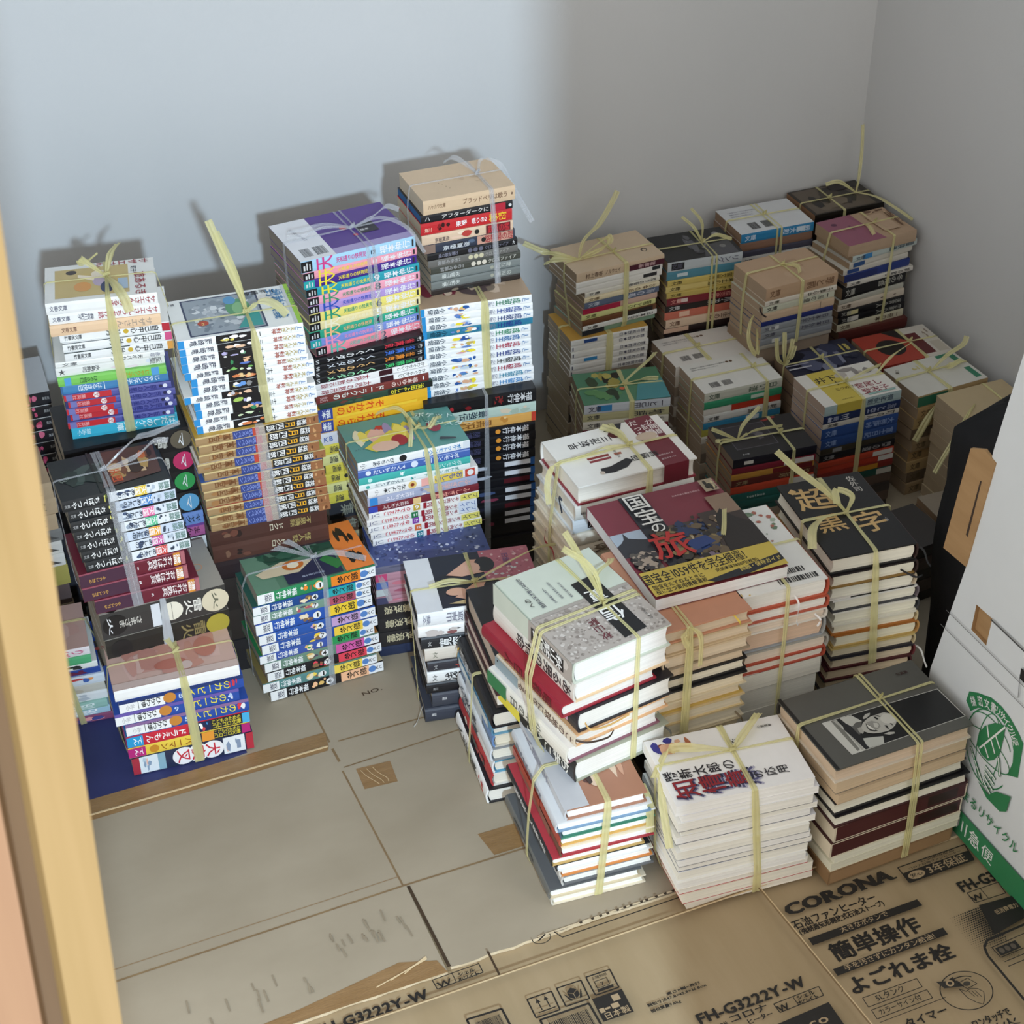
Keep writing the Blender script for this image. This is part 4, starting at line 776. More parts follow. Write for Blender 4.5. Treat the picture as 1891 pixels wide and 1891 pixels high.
bundle('D', 'pile under maroon-and-white top', .866, 1.824, -1, -1, .175, 0, .188, .13, series(6, lambda i: K(2, 'h', ('c8b89c', 'd8ccb4', '9a8a74')[i % 3], '', '%s hardcover' % ('tan', 'cream', 'brown')[i % 3])), pages='dccbb0', jit=.003)
bundle('E', 'black-topped pile near carton', 1.122, 1.548, -6.4, -8, .352, .155, .132, .182, [
    K(1.9, 'h', '141416', '2a1416', 'black hardcover with gold brush title', '', 'T .08 .76 56 c2a06a -6 超;T .1 .42 44 c2a06a 0 黒;T .5 .34 50 c2a06a 4 字;V .82 .92 13 b8b4ac 0 佐外司;Q c2a06a .06 .88 .12 .92 .16 .88 .1 .84;V .86 .36 5 999 0 上巻', pages='ece7d6', ribbon=('17171a', [(1.0, .03, 20), (1.06, -.01, 12), (1.1, -.03, -4), (1.16, -.02, -16)])),
    K(1.6, 'h', '1c1416', '2a1518', 'black hardcover', pages='ece7d4', under='8a6a34', ribbon=('17171a', [(.8, .01, 10), (.84, -.05, 10), (.95, -.05, 0), (1.05, -.02, -4)])), K(1.6, 'h', '3a3430', 'c8b8a0', 'white hardcover with dark stripe', 'b .25 .98 222 .0 .1', pages='ebe7d6', under='d8d4cc', dx=2), K(1.5, 'h', 'dcdad4', '6a6068', 'white hardcover with purple edge', pages='eae6d4', under='3a3c40', dx=6), K(1.4, 'h', 'e4e0d4', '3a3c40', 'cream hardcover with dark edge', pages='eae6d2', under='d8d4c4', dx=6), K(1.3, 'h', 'dcd8c8', 'c8b890', 'cream hardcover', pages='eae4cc', under='a8682a', dx=6),
    K(1.6, 'h', 'a0642a', 'b88a50', 'orange-edged hardcover', pages='ece6cc', under='b89a58', dx=9), K(1.3, 'h', 'c8b070', 'c8b890', 'buff hardcover', pages='e4d8ba', under='2c2a30', dx=3), K(1.4, 'h', '2a2830', '6a2a30', 'cream-paged hardcover with maroon spine', pages='e2d2b4', under='4a1a20', dx=3, ribbon=('d8d6d0', [(1.0, .05, 12), (1.06, .0, 8), (1.12, -.02, -14), (1.16, -.02, -26)]))],
    side='R', jit=.002, dxb=.012, dyb=-.008, tie=dict(c='yellow', u=.5, v=.5, wu=12, wv=9, tails=[[(.5, .5, 2), (.38, .75, 14), (.2, 1.0, 26), (.1, 1.2, 34)], [(.5, .5, 2), (.2, .42, 12), (-.02, .3, 16), (-.14, .12, 6)], [(.5, .5, 2), (.62, .6, 14), (.5, .7, 16), (.44, .58, 8)]]))
bundle('F', 'maroon lower pile near carton', 1.134, 1.542, -8, -8, .155, 0, .134, .184, [K(1.6, 'h', '4a1a22', '', 'maroon hardcover', pages='d8c4a4')] + series(5, lambda i: K(2, 'h', ('3a3634', '6a5a4c')[i % 2], '', '%s hardcover' % ('dark', 'brown')[i % 2], pages='cbb898')), side='R')
bundle('G', 'front right portrait-topped pile', 1.003, 1.315, .6, .7, .214, 0.0003, .21, .146, [
    K(1.6, 'h', '55544f', '3a3834', 'grey photo book with child portrait', '', 'B 0 0 .025 1 121212;Q c9c8c0 .141 .566 .99 .531 1 .116 .159 .107;Q 0d0d0e .146 .560 .985 .525 .994 .122 .163 .113;Q c4c2ba .146 .560 .215 .556 .235 .113 .163 .113;Q c9c8c0 0.139 0.557 0.157 0.107 0.260 0.109 0.238 0.552;Q 77766f 0.201 0.556 0.231 0.550 0.232 0.407 0.228 0.138 0.206 0.125 0.202 0.369;Q a9a89f 0.215 0.551 0.241 0.543 0.232 0.413 0.253 0.336 0.251 0.124 0.234 0.122 0.238 0.346;Q 17171a 0.254 0.551 0.285 0.540 0.318 0.409 0.301 0.255 0.288 0.112 0.257 0.117 0.249 0.256 0.234 0.410 0.249 0.467;Q bdbcb3 0.265 0.554 0.346 0.543 0.380 0.437 0.334 0.444 0.294 0.412 0.275 0.473;Q b9bab2 0.297 0.244 0.341 0.229 0.423 0.195 0.392 0.110 0.289 0.116 0.285 0.164;Q 5c5b57 0.292 0.413 0.339 0.441 0.374 0.431 0.347 0.378 0.335 0.309 0.294 0.297 0.291 0.363;Q a3a199 0.315 0.373 0.347 0.378 0.335 0.309 0.318 0.294 0.307 0.327;Q b0aea6 0.400 0.473 0.433 0.504 0.466 0.502 0.454 0.477 0.418 0.455 0.397 0.454;Q b0aea6 0.438 0.214 0.474 0.219 0.507 0.200 0.503 0.180 0.464 0.185;Q b3b1a8 0.341 0.369 0.372 0.413 0.420 0.445 0.452 0.457 0.485 0.457 0.512 0.458 0.549 0.454 0.579 0.417 0.588 0.365 0.579 0.312 0.546 0.269 0.511 0.244 0.472 0.231 0.442 0.237 0.413 0.243 0.381 0.259 0.353 0.283 0.336 0.318;Q c6c4ba 0.504 0.419 0.543 0.440 0.574 0.406 0.581 0.350 0.570 0.312 0.530 0.298 0.494 0.335 0.488 0.378;Q 8f8d86 0.395 0.405 0.435 0.405 0.450 0.382 0.464 0.354 0.456 0.308 0.427 0.288 0.412 0.298 0.404 0.354;Q bdbbb2 0.433 0.374 0.454 0.361 0.453 0.329 0.431 0.304 0.418 0.326;Q 3a3936 0.387 0.400 0.400 0.359 0.410 0.295 0.420 0.267 0.394 0.273 0.374 0.303 0.373 0.349;Q dad8cf 0.387 0.385 0.399 0.342 0.410 0.286 0.390 0.301 0.380 0.336;Q 131313 0.465 0.442 0.477 0.433 0.482 0.397 0.471 0.396 0.465 0.415;Q 131313 0.482 0.304 0.496 0.298 0.493 0.258 0.484 0.248 0.483 0.277;Q 2a2a28 0.477 0.455 0.499 0.438 0.506 0.411 0.492 0.429;Q 2a2a28 0.524 0.313 0.534 0.299 0.531 0.266 0.526 0.289;T .82 .84 6 3a2422 0 写真集', pages='d3bda4', under='d8cdbc'),
    K(1.4, 'p', '6a6660', '', 'beige-paged paperback', pages='d2bb9c', w=.97, dx=4), K(1.1, 'p', 'b8a488', '', 'thin beige paperback', pages='d0b898', w=.95, dx=4), K(1.5, 'h', '17161a', '', 'black-covered hardcover', pages='e8e4d2', w=.98, dx=4, under='17161a'), K(1.4, 'h', '17161a', '', 'black-covered hardcover', pages='e9e5d3', dx=4, under='3a1018', w=1.0),
    K(1.9, 's', '3c1418', '481c20', 'maroon boxed book with cream rim', 'b .7 .93 2c1012 .2 .8', pages='d8ccb4', dx=6), K(1.7, 's', '3c1418', '44191d', 'maroon boxed book with cream rim', 'b .66 .97 2a0f12 .2 .8', pages='d8ccb4', dx=0, w=1.0), K(.9, 'p', 'dcd8c0', '', 'thin cream paperback', pages='e9e6d2', dx=8, w=.96), K(1.0, 'p', 'dcd8c0', '', 'cream paperback', pages='e6e2cc', dx=6, w=.98), K(1.5, 's', '9a7a58', '9c7c5a', 'brown cardboard slipcase', pages='8a6c4c', dx=4, w=.95)],
    side='B', jit=.002, dxb=.008, dyb=-.004, tie=dict(c='yellow', u=.6, v=.62, wu=8, wv=9, dbl=.03, tails=[]))
# ---- right group: small paperbacks ---------------------------------------------
def B_(t, sp, look, col='334', txt='', lab='', **kw):
    dec = ''
    if lab:
        dec += 'b %s;' % lab
    if txt:
        dec += 't .56 .95 %s %s .5 .62;h .05 .2 %s 文庫 .5 .5' % (col, txt, col)
    return K(t, 'p', kw.pop('cover', sp), sp, look, dec, **kw)
bundle('H', 'cream-topped back pile', 1.136, 2.389, 2, 3.4, .374, .248, .148, .105, [
    K(1.7, 'p', 'cdb69a', 'cdb69a', 'beige cream-topped paperback', 'h .1 .3 6a5444 村上春樹 .5 .45;h .32 .5 6a5444 ノルウェイ .5 .45;b .6 1 4a1a2a .0 .6;h .7 .9 c8a8a8 新書館 .3 .34', 'E .86 .3 .035 .06 3a3028;E .86 .29 .02 .04 cdb69a', w=1.16), B_(1.1, 'e6e4de', 'white paperback with dark label', '2a2a2a', '', '.88 .97 2a3034 .2 .8', w=1.15),
    B_(1.1, 'e2dfd8', 'white paperback with black patch', '444', '', '.78 .94 2a2a2c .2 .8', w=1.14), B_(.9, 'dad6ca', 'pale grey paperback', '444', '怒りの葡萄', dx=16), B_(.9, 'e0d2b0', 'cream paperback', '6a5030', 'お金の話', dx=16), B_(1.2, '5c6880', 'slate blue paperback', 'c8ccd8', '海の都', dx=17), B_(1.1, 'c8a898', 'crimson and buff paperback', 'a06050', '', '0 .5 a81e40 .04 .96', dx=15), B_(1.1, 'd4d490', 'pale lime paperback', '5a5a30', '箱と父', dx=11), B_(1.0, '6a4228', 'brown and black paperback', 'ccc', '', '.56 .95 241c18 .05 .95', dx=12), B_(.9, 'dcdcd8', 'thin white paperback', '333', '日本沈没', dx=13), B_(1.1, '7a9a84', 'sage green paperback', 'dde', '', '0 .3 1c2430 .04 .96', dx=14)],
    pages='a8937a', jit=.0015, tie=dict(c='yellow', u=.56, v=.42, wu=12, wv=7, tails=[[(.15, .42, 2), (.3, .7, 20), (.55, .95, 30), (.75, 1.1, 60), (.82, 1.15, 75)], [(.15, .42, 2), (-.05, .55, 14), (-.2, .55, 24), (-.35, .8, 34)], [(.15, .42, 2), (.35, .5, 16), (.55, .6, 22), (.5, .5, 12), (.2, .42, 4)], [(.15, .42, 2), (-.1, .5, 8), (-.22, .45, 4)]]))
bundle('I', 'white-spined pile below cream top', 1.125, 2.384, -1.7, -3, .248, .175, .148, .105,
    series(6, lambda i: K(1.0, 'p', ('c89a48' if i == 0 else 'e0dcd2'), 'e2e0da', 'white paperback with %s label' % ('navy', 'no', 'grey', 'sky blue', 'pink', 'faint')[i] if i != 1 else 'plain white paperback', ('b .17 .34 2a4a88 .25 .8;' if i == 0 else 'b .17 .34 3a8ac0 .25 .8;' if i == 3 else 'b .02 .035 556 .2 .8;') + 'h .62 .96 556 日本経済の謎 .5 .45', dx=(0, 0, 0, 0, -1, -2)[i])), pages='b3a490', jit=.001,
    tie=dict(c='yellow', u=.5, v=.5, wu=15, wv=9, tails=[]))
bundle('J', 'page-edge pile below white spines', 1.123, 2.386, -3, -3, .175, 0, .148, .105, series(9, lambda i: B_(1.2, ('9a8a78', '4a4440', 'b8a890')[i % 3], '%s paperback' % ('tan', 'dark', 'buff')[i % 3])), pages='a8987e')
bundle('K', 'green-covered pile', 1.083, 2.238, -13, -13, .21, 0.0003, .15, .104, [
    B_(1.3, 'c9cfd8', 'white-spined paperback with green cover', '445', '一と己田', '.15 .32 3a86c0 .2 .85', cover='4f8a72')] + [B_(1.1, ('b8b48c', 'd0ccc0', '6a1a2a', 'd8d4c8')[i], '%s paperback' % ('olive', 'pale', 'maroon', 'off white')[i], '444' if i != 2 else 'd88', '物語') for i in range(4)] + series(5, lambda i: B_(1.8, ('8a7a68', '5a5450')[i % 2], 'thick %s paperback' % ('tan', 'grey')[i % 2])),
    pages='9a8872', tie=dict(c='yellow', u=.55, v=.5, wu=11, wv=7, tails=[[(.5, .5, 2), (.7, .7, 12), (.9, .9, 22), (1.0, 1.05, 26)], [(.5, .5, 2), (.75, .58, 4), (.95, .55, 4)]]))
BUNDLES[-1]['books'][0]['top'] = 'B 0 0 1 1 4f7f62;M .0 .4 .6 1 10 20201e,9a9048,3a4a34,b0a458;M .05 .05 .6 .5 8 5a8a58,2a3a2c,6a9a68;Q 4a8a90 .6 0 1 0 1 .6 .7 .5;E .5 .4 .03 .05 c8684a;T .74 .6 9 1f5a68 0 天空'
bundle('L', 'black cloudy-topped pile', 1.320, 2.404, -5.4, -3.8, .35, .187, .143, .103, [
    B_(1.4, 'b9c0c4', 'grey-spined paperback with black cloudy cover', '556', 'リング二', '.05 .22 222 .15 .85', cover='1c1c20'), B_(1.2, '4f8698', 'blue paperback', 'c8d8dc', '', '.14 .28 c8d4d8 .35 .75'), B_(.9, 'cdb766', 'mustard paperback', '4a4020', '中国文明史'), B_(.9, 'd4c078', 'yellow paperback', '4a4020', '黄土の道'), B_(.8, 'c2ac5e', 'dull yellow paperback', '4a4020', '砂の海'), B_(1.1, '7a2430', 'dark red paperback', 'd08a80', '高橋克彦記', '.14 .28 d8c8c0 .3 .8'), B_(1.0, '26201f', 'black paperback', 'ccc', '小浪'), B_(1.1, 'c9705c', 'salmon paperback', 'a8382a', '', '.2 .34 e8c0a8 .2 .85'),
    B_(1.2, 'd8bfa6', 'peach paperback', '6a4a3a', '半生の記'), B_(1.0, '2c2020', 'black paperback', '998', '', '0 .34 d8b49c .3 .96'), B_(1.2, '1e1b1d', 'black paperback with white label', '888', '点と線', '.14 .32 e0dcd4 .2 .6')],
    pages='a08c76', jit=.0015, tie=dict(c='yellow', u=.62, v=.5, wu=7, wv=7, dbl=.06, tails=[[(.6, .5, 2), (.55, .7, 22), (.45, .95, 34)], [(.6, .5, 2), (.8, .55, 10), (.98, .42, 4)], [(.6, .5, 2), (.7, .85, 22), (.62, 1.1, 40)]]))
BUNDLES[-1]['books'][0]['top'] = 'B 0 0 1 1 17171b;M .3 .1 .7 1 10 5a5a60,8a8a8e,3a3a40;Q 4a4a50 .5 .0 .95 .0 .95 .5 .6 .4;E .86 .74 .05 .1 888;E .82 .3 .04 .06 777'
bundle('M', 'lower pile below cloudy cover', 1.322, 2.408, -4, -4, .187, 0, .146, .103, series(6, lambda i: B_(2, ('3a3432', '6a5a4c')[i % 2], 'thick %s paperback' % ('dark', 'brown')[i % 2])), pages='8a7864')
bundle('N', 'white-and-blue pile by wall', 1.481, 2.43, -2.4, -2, .36, 0, .147, .106, [
    B_(1.3, '2f7fae', 'white-topped paperback with blue spine', 'cde', '戦艦大和', '.76 .88 c8d8e0 .3 .8', cover='d6d8da'), B_(1.2, '8a6a58', 'brown paperback'), B_(.9, '4a4a5a', 'grey blue paperback'), B_(1.1, 'd2d0cc', 'white paperback', '444', '同盟国'), B_(1.3, 'a82a24', 'red paperback', '511', '', '.62 .98 2a1416 .1 .9')] + series(9, lambda i: B_(2.2, ('4a4440', '8a7a6a')[i % 2], 'thick %s paperback' % ('grey', 'tan')[i % 2])), pages='9a806a', jit=.0015,
    tie=dict(c='yellow', u=.52, v=.55, wu=8, wv=8, dbl=.06, tails=[]))
BUNDLES[-1]['books'][0]['top'] = 'T .1 .82 4 889 0 文庫本のあらすじと解説を読む;T .1 .74 4 889 0 昭和の記録と証言のすべて;T .1 .66 4 889 0 戦記文学の決定版である;K .2 .12 .32 .36 333;K .38 .12 .5 .36 333'
bundle('O', 'black-covered corner pile', 1.643, 2.445, -1, -1, .36, 0, .147, .105, [
    B_(1.5, '17130f', 'black paperback with brown brushed cover', '333', cover='2a231d')] + series(10, lambda i: B_(2.1, ('2c2624', '6a5644', '8a6a50')[i % 3], 'thick %s paperback' % ('black', 'brown', 'tan')[i % 3])), pages='a07c60',
    tie=dict(c='yellow', u=.42, v=.5, wu=8, wv=7, tails=[[(.8, .5, 2), (.84, .55, 30), (.86, .6, 80), (.84, .62, 130)], [(.8, .5, 2), (.65, .75, 16), (.5, .85, 10)], [(.8, .5, 2), (.92, .1, 8), (1.0, -.3, 4), (1.1, -.7, -6)]]))
BUNDLES[-1]['books'][0]['top'] = 'B .04 .04 .9 .96 5f5346;M .05 .05 .9 .95 12 211b17,2c2520,6f6252,3a3028;B .55 .72 .9 .96 201214'
bundle('P', 'pink-topped pile by wall', 1.633, 2.314, 2.8, 2.4, .36, .187, .147, .105, [
    B_(1.8, 'b39a80', 'pink and tan ornamental paperback', '443', '', cover='b3967a'), B_(1.0, 'b8c4c0', 'pale blue paperback', '345', '冒険者', '.16 .3 3a80b8 .1 .9', dx=11, yaw=4), B_(1.0, 'd0ccc0', 'white paperback with blue label', '345', '', '.06 .24 2a5288 .15 .85', dx=5, yaw=5), B_(.9, 'd2cec2', 'white paperback with navy label', '345', '', '.06 .24 2a4a88 .15 .85', dx=-6, yaw=3), B_(1.2, '24387c', 'royal blue paperback', 'a8b4d8', '', '.0 .5 1c2c68 .1 .9', dx=-2, yaw=2), B_(.8, 'd8d4ca', 'white paperback', '444', '朝の歓び', dx=4, yaw=2), B_(1.9, '131316', 'thick black paperback', 'b8b8b0', '冬の足音', dx=-4, yaw=4),
    B_(.8, 'b8b8ac', 'grey paperback', '444', '', dx=-9, yaw=3), B_(1.1, 'd2c6b4', 'cream paperback', '543', '・・', dx=-8), B_(1.1, '16161a', 'black paperback with cream label', 'a8a8a0', '迷宮の人', '.14 .3 d4cc98 .15 .8', dx=-7), B_(1.1, '16161a', 'black paperback with white label', 'a8a8a0', '密室の人', '.14 .3 d8d4cc .15 .85', dx=-5), B_(1.2, 'ccc6ac', 'buff paperback', '543', '一冊の本', dx=-6)],
    pages='ad9478', jit=.001, tie=dict(c='yellow', u=.66, v=.55, wu=7, wv=8, tails=[[(.5, .55, 2), (.46, .35, 8), (.42, .12, 4)], [(1.0, .5, -100), (1.12, .45, -120), (1.3, .4, -112)]]))
BUNDLES[-1]['books'][0]['top'] = 'B 0 0 .5 1 8a4a62;Q 94566c 0 0 .55 0 .42 1 0 1;E .16 .78 .04 .05 5a2a48;M .55 .85 1 1 12 6a4a34,c8aa88;M .9 .1 1 1 12 6a4a34,c8aa88;B .62 .2 .86 .8 bda084;V .3 .6 7 5a2a44 0 天使人'
bundle('Q', 'dark red pile below pink-topped', 1.630, 2.31, 0, 0, .187, 0, .148, .105, [B_(1.3, '5a2a26', 'dark red paperback', 'c88')] + series(6, lambda i: B_(2, ('4a2e2a', '7a6450')[i % 2], 'thick %s paperback' % ('maroon', 'tan')[i % 2])), pages='8a705c')
bundle('R', 'tan-topped pile', 1.434, 2.257, 2.6, 1.1, .345, .226, .147, .106, [
    B_(2.1, 'b99a7c', 'tan paperback with square emblem', '7a5a42', '罪と罰'), B_(.9, 'd6cec0', 'white paperback', '443', '手鎖心中', ribbon=('2a1a18', [(-.02, .1, 4), (-.05, .04, -2), (-.03, .0, -12), (.02, -.03, -18)])), B_(1.2, 'c5c6b2', 'pale green paperback', '333', '一海の道', dx=-3), B_(1.3, 'c7ad92', 'peach paperback', '654', '', '.8 .81 876 .05 .95', dx=-4), B_(.9, '1c2a6a', 'navy paperback', '88a', '', dx=-5), B_(1.1, '8a8e92', 'grey paperback', '445', '日本文学', '.12 .25 c8c8c8 .2 .8', dx=-5), B_(1.1, '84888c', 'grey paperback', '445', '日本外史', dx=-4), B_(1.1, '80848a', 'grey paperback', '445', '', '.16 .28 c0c0c0 .2 .8', dx=-4), B_(.7, '9a948a', 'thin grey paperback', '445', '', dx=-4)],
    pages='b39c84', jit=.0012, tie=dict(c='yellow', u=.5, v=.6, wu=9, wv=8, tails=[[(.02, .3, -60), (-.12, .15, -70), (-.16, .05, -100), (-.06, .0, -125), (-.02, .1, -80)], [(.5, .6, 2), (.6, .4, 6), (.55, .2, 4)]]))
BUNDLES[-1]['books'][0]['top'] = 'M .1 .1 .9 .9 4 bd9f82,b69678;B .58 .44 .72 .72 ac8c6e;B .6 .48 .7 .68 b99a7c;T .61 .5 12 9a7a5c 0 罪'
bundle('S', 'pile below tan-topped pile', 1.430, 2.262, 1, 1, .226, 0, .147, .106, series(7, lambda i: B_(2, ('8a7a6a', '6a5a50')[i % 2], 'thick %s paperback' % ('tan', 'brown')[i % 2])), pages='a08a74')
bcw = 'T .08 .84 4 888 0 内容紹介と著者の言葉を載せた裏表紙;T .08 .77 4 888 0 昭和の時代小説シリーズから;K .14 .14 .26 .3 555;K .3 .14 .42 .3 555;E .56 .84 .02 .03 6a5444;E .61 .84 .02 .03 6a5444'
bundle('T', 'rear white-topped pile', 1.285, 2.292, -1.8, -1.8, .207, 0, .149, .1, [B_(1.4, 'd6d2cc', 'white paperback with barcoded back cover', '555', '', cover='dcd8d2', top=bcw)] + series(9, lambda i: B_(1.4, ('d0cabf', '9a8c7c', 'b8b0a4')[i % 3], '%s paperback' % ('white', 'tan', 'buff')[i % 3])), pages='a48f7c', tie=dict(c='yellow', u=.45, v=.5, wu=14, wv=9, tails=[]))
bundle('U', 'front white-topped green-striped pile', 1.288, 2.192, -2.3, -2.3, .208, 0.0003, .149, .1, [
    B_(1.3, 'c9cabc', 'white paperback with barcoded back cover', '5a6a5a', '白い道', cover='dcdad4', top=bcw), B_(1.0, '3a946c', 'emerald paperback', 'cde', '', '.6 .8 c8d8c8 .3 .8'), B_(1.0, 'd8d4cc', 'red and white paperback', '333', '', '.36 1 b83c28 .06 .94'), B_(1.0, 'd6d6d2', 'white paperback with black title', '333', '朝日の国'), B_(1.0, '3a88b0', 'sky blue paperback', 'def', '', '.55 .72 d8e4e8 .2 .85'), B_(1.0, 'b4ac50', 'olive yellow paperback', '553', '', '.62 .82 d0c898 .2 .8'), B_(1.0, 'cfc9bd', 'off white paperback', '444', '二人')] + series(5, lambda i: B_(1.5, ('a89a88', '7a6e62')[i % 2], '%s paperback' % ('buff', 'brown')[i % 2])),
    pages='b8a490', jit=.0015, tie=dict(c='yellow', u=.80, v=.5, wu=10, wv=9, tails=[]))
bundle('V', 'navy-covered pile', 1.462, 2.176, -2.5, -2.5, .203, 0, .148, .1, [B_(1.5, '23243a', 'paperback with navy night cover', '889', '', cover='24263a', top='M .02 .02 .98 .98 24 1b1d2c,3a3f58,555a74,2a2d42,787c90;B .0 .3 .3 .34 b8b8c0;B .0 .42 .3 .45 9a9aa8;M .75 .2 .98 .9 7 b8a85a,2a2d42;V .9 .75 9 c8b868 0 夜叉')] + series(9, lambda i: B_(1.4, ('8a6a54', '5a4a40', '9a8068')[i % 3], '%s paperback' % ('tan', 'brown', 'buff')[i % 3])), pages='97806a',
    tie=dict(c='yellow', u=.5, v=.5, wu=10, wv=7, tails=[[(.0, .5, 2), (-.02, .5, 30), (.0, .6, 62)], [(.0, .5, 2), (.04, .45, 30), (.08, .5, 52)], [(.0, .5, 2), (.08, .5, 14), (.14, .55, 34)], [(.0, .5, 2), (-.1, .5, 20), (-.12, .55, 56)]]))
bundle('W', 'red-and-black covered pile', 1.619, 2.154, -1.8, -1.8, .203, 0, .148, .105, [B_(1.4, '8a2a20', 'red and black covered paperback', '', '', cover='a83226', top='B 0 0 .62 1 a43a2c;E .34 .5 .18 .26 191313;Q 191313 .5 .8 .62 .6 .62 1 .4 1;B .62 0 1 1 c9c3b8;Q 5a1c20 .62 .1 .8 .1 .8 .8 .62 .8;B .84 .1 .98 .45 b8b0a0;M .84 .5 .98 .9 6 8a7a6a,d0c8b8')] + series(9, lambda i: B_(1.4, ('8a7a68', 'a88a68', '6a5444')[i % 3], '%s paperback' % ('tan', 'buff', 'brown')[i % 3])), pages='9c8872', tie=dict(c='yellow', u=.62, v=.55, wu=12, wv=7, tails=[]))
bundle('X', 'yellow-and-white covered pile', 1.423, 2.03, -1, -2.4, .24, .0003, .147, .104, [
    K(1.6, 'p', 'd8d4cc', 'a8bcbc', 'paperback with yellow band', 'h .55 .9 456 歴史街道 .5 .5', 'M .3 .62 1 1 8 b0a8a0,8a8480,c8c0b8;B .5 .12 1 .58 dcd8d0;T .54 .36 17 8a2438 0 宮尾し;T .56 .18 17 8a2438 0 登志子;B .6 .06 .95 .1 8ab0a8', obi=(.16, .5, 'c4b04a', 'T .04 .74 20 2a2620 0 井下;T .2 .58 16 2a2620 0 一十一;T .4 .4 9 5a4a1e 0 三つの歴史;T .3 .1 4 4a4020 0 ベストセラー', '')),
    B_(1.3, '1c2c54', 'navy paperback', 'a8b0c8', '海と空', '.06 .1 ccd .2 .8;h .22 .34 eee 三 .5 .6'), B_(.9, 'cfcabf', 'white paperback', '444', '町の人'), B_(1.7, '2a4a86', 'thick blue paperback', '8aa0cc', '大菩薩峠'), B_(1.6, '2a4880', 'thick blue paperback with pale title', '8aa0cc', '富士日記'), B_(1.1, '3a3428', 'dark olive paperback', '887', '', '.16 .28 888 .2 .8'), B_(1.2, '15151a', 'black paperback', '999', '闇の道'), B_(1.0, 'b0402a', 'orange red paperback', '722', '', '.72 .98 d0ccc4 .1 .9'), B_(1.1, 'b03a28', 'red paperback with white tip', '722', '', '.8 1 d0ccc4 .1 .9'), B_(1.1, '7a2a24', 'maroon and gold paperback', '722', '', '.5 .8 b8802a .1 .9'), B_(1.2, '1f4a40', 'dark green paperback', '9aa', '', '.8 1 b8b4a8 .1 .9')] + series(4, lambda i: B_(1.6, ('5a4a40', '3a3430')[i % 2], 'thick %s paperback' % ('brown', 'dark')[i % 2])),
    pages='b8a292', jit=.001, tie=dict(c='yellow', u=.5, v=.55, wu=10, wv=10, tails=[[(.9, .55, 3), (1.2, .75, 18), (1.5, .9, 24)], [(.5, .55, 2), (.8, .6, 10), (1.02, .7, 8)]]))
bundle('Y', 'green-cornered white pile', 1.621, 2.045, 2.3, 2.3, .203, 0, .147, .102, [
    B_(1.5, 'b59a6e', 'white paperback with green corner stripes', '2a6a50', '', '0 .45 2c6a50 .1 .9', cover='cfcdc4', top='B .88 .1 .96 .45 2f7a5c;B .88 .6 .96 .9 2f7a5c;B .72 .88 .95 .97 2f7a5c;V .12 .85 7 4a4438 -30 小説;M .25 .6 .5 .9 4 c4b878,cfcdc4')] + series(8, lambda i: B_(1.4, ('a88a5e', 'b0966a', '6a5a48', '9a8464')[i % 4], '%s paperback' % ('tan', 'buff', 'brown', 'khaki')[i % 4], '5a4a30', '物語')), pages='a8947c', jit=.003,
    tie=dict(c='yellow', u=.45, v=.6, wu=13, wv=9, tails=[[(.5, .6, 2), (.75, .7, 16), (1.0, .75, 26), (1.1, .85, 34)], [(.5, .6, 2), (.7, .5, 8), (.9, .55, 10)], [(.3, .0, -20), (.1, -.1, -50), (-.05, -.16, -78)]]))
bundle('Z', 'black-covered teal-footed pile', 1.234, 1.995, -5.6, -5.6, .207, .0003, .148, .105, [
    B_(1.4, '1c1a24', 'paperback with black star cover', '667', '', '.13 .24 d8d4cc .3 .7', cover='151419', top='B .12 .25 .62 .9 55525a;B .13 .265 .61 .885 26232a;M .18 .35 .55 .8 6 4a464e,5f5a60,332f38;Q 8a2a26 .6 .92 .78 .98 .8 .94 .64 .88;T .14 .1 4 bbb 0 星の旅'), B_(1.0, '7a2030', 'red and white paperback', 'd8c8c0', '', '.62 .98 d8d0cc .1 .9'), B_(1.0, 'b8863a', 'gold and maroon paperback', '5a1a1a', '', '.5 .98 6a2024 .1 .9'), B_(1.1, '5a2420', 'dark maroon paperback', '986', '記録'), B_(1.2, 'b8442c', 'orange red paperback with white tip', '611', '', '.7 1 ccc8c0 .1 .9'), B_(1.2, '1f5a54', 'teal paperback with grey tip', 'c8d4d0', '', '.7 1 b8b4ac .1 .9;h .2 .42 c8d4d0 teatime .5 .5'), B_(1.1, '1f5650', 'deep teal paperback with grey tip', 'c8d4d0', '', '.66 1 b0aca4 .1 .9'), B_(1.1, '1d504a', 'dark teal paperback', 'c8d4d0', '', '.7 1 b0aca4 .1 .9')] + series(5, lambda i: B_(1.6, ('8a7a6a', '5a4a44')[i % 2], 'thick %s paperback' % ('tan', 'brown')[i % 2])),
    pages='97836f', jit=.0018, tie=dict(c='yellow', u=.72, v=.5, wu=9, wv=8, tails=[[(.2, .5, 2), (.35, .75, 12), (.6, .95, 26)], [(.2, .5, 2), (.4, .5, 14), (.75, .55, 10)], [(.2, .5, 2), (.05, .65, 10), (-.04, .75, 14)], [(.2, .5, 2), (.0, .55, 4), (-.03, .5, 2)]]))
bundle('aa', 'page-edge pile beside sack', 1.650, 1.930, 0, 0, .205, 0, .135, .105, series(9, lambda i: B_(1.5, ('b8a480', '9a8a70', 'c8b898')[i % 3], '%s paperback with edges outward' % ('tan', 'buff', 'cream')[i % 3], side='R')), pages='b4a288', jit=.002, tie=dict(c='yellow', u=.7, v=None, wu=10, wv=8, tails=[[(.3, .5, 2), (.1, .3, 4), (-.15, .1, -16), (-.45, -.1, -44), (-.6, -.2, -60)]]))
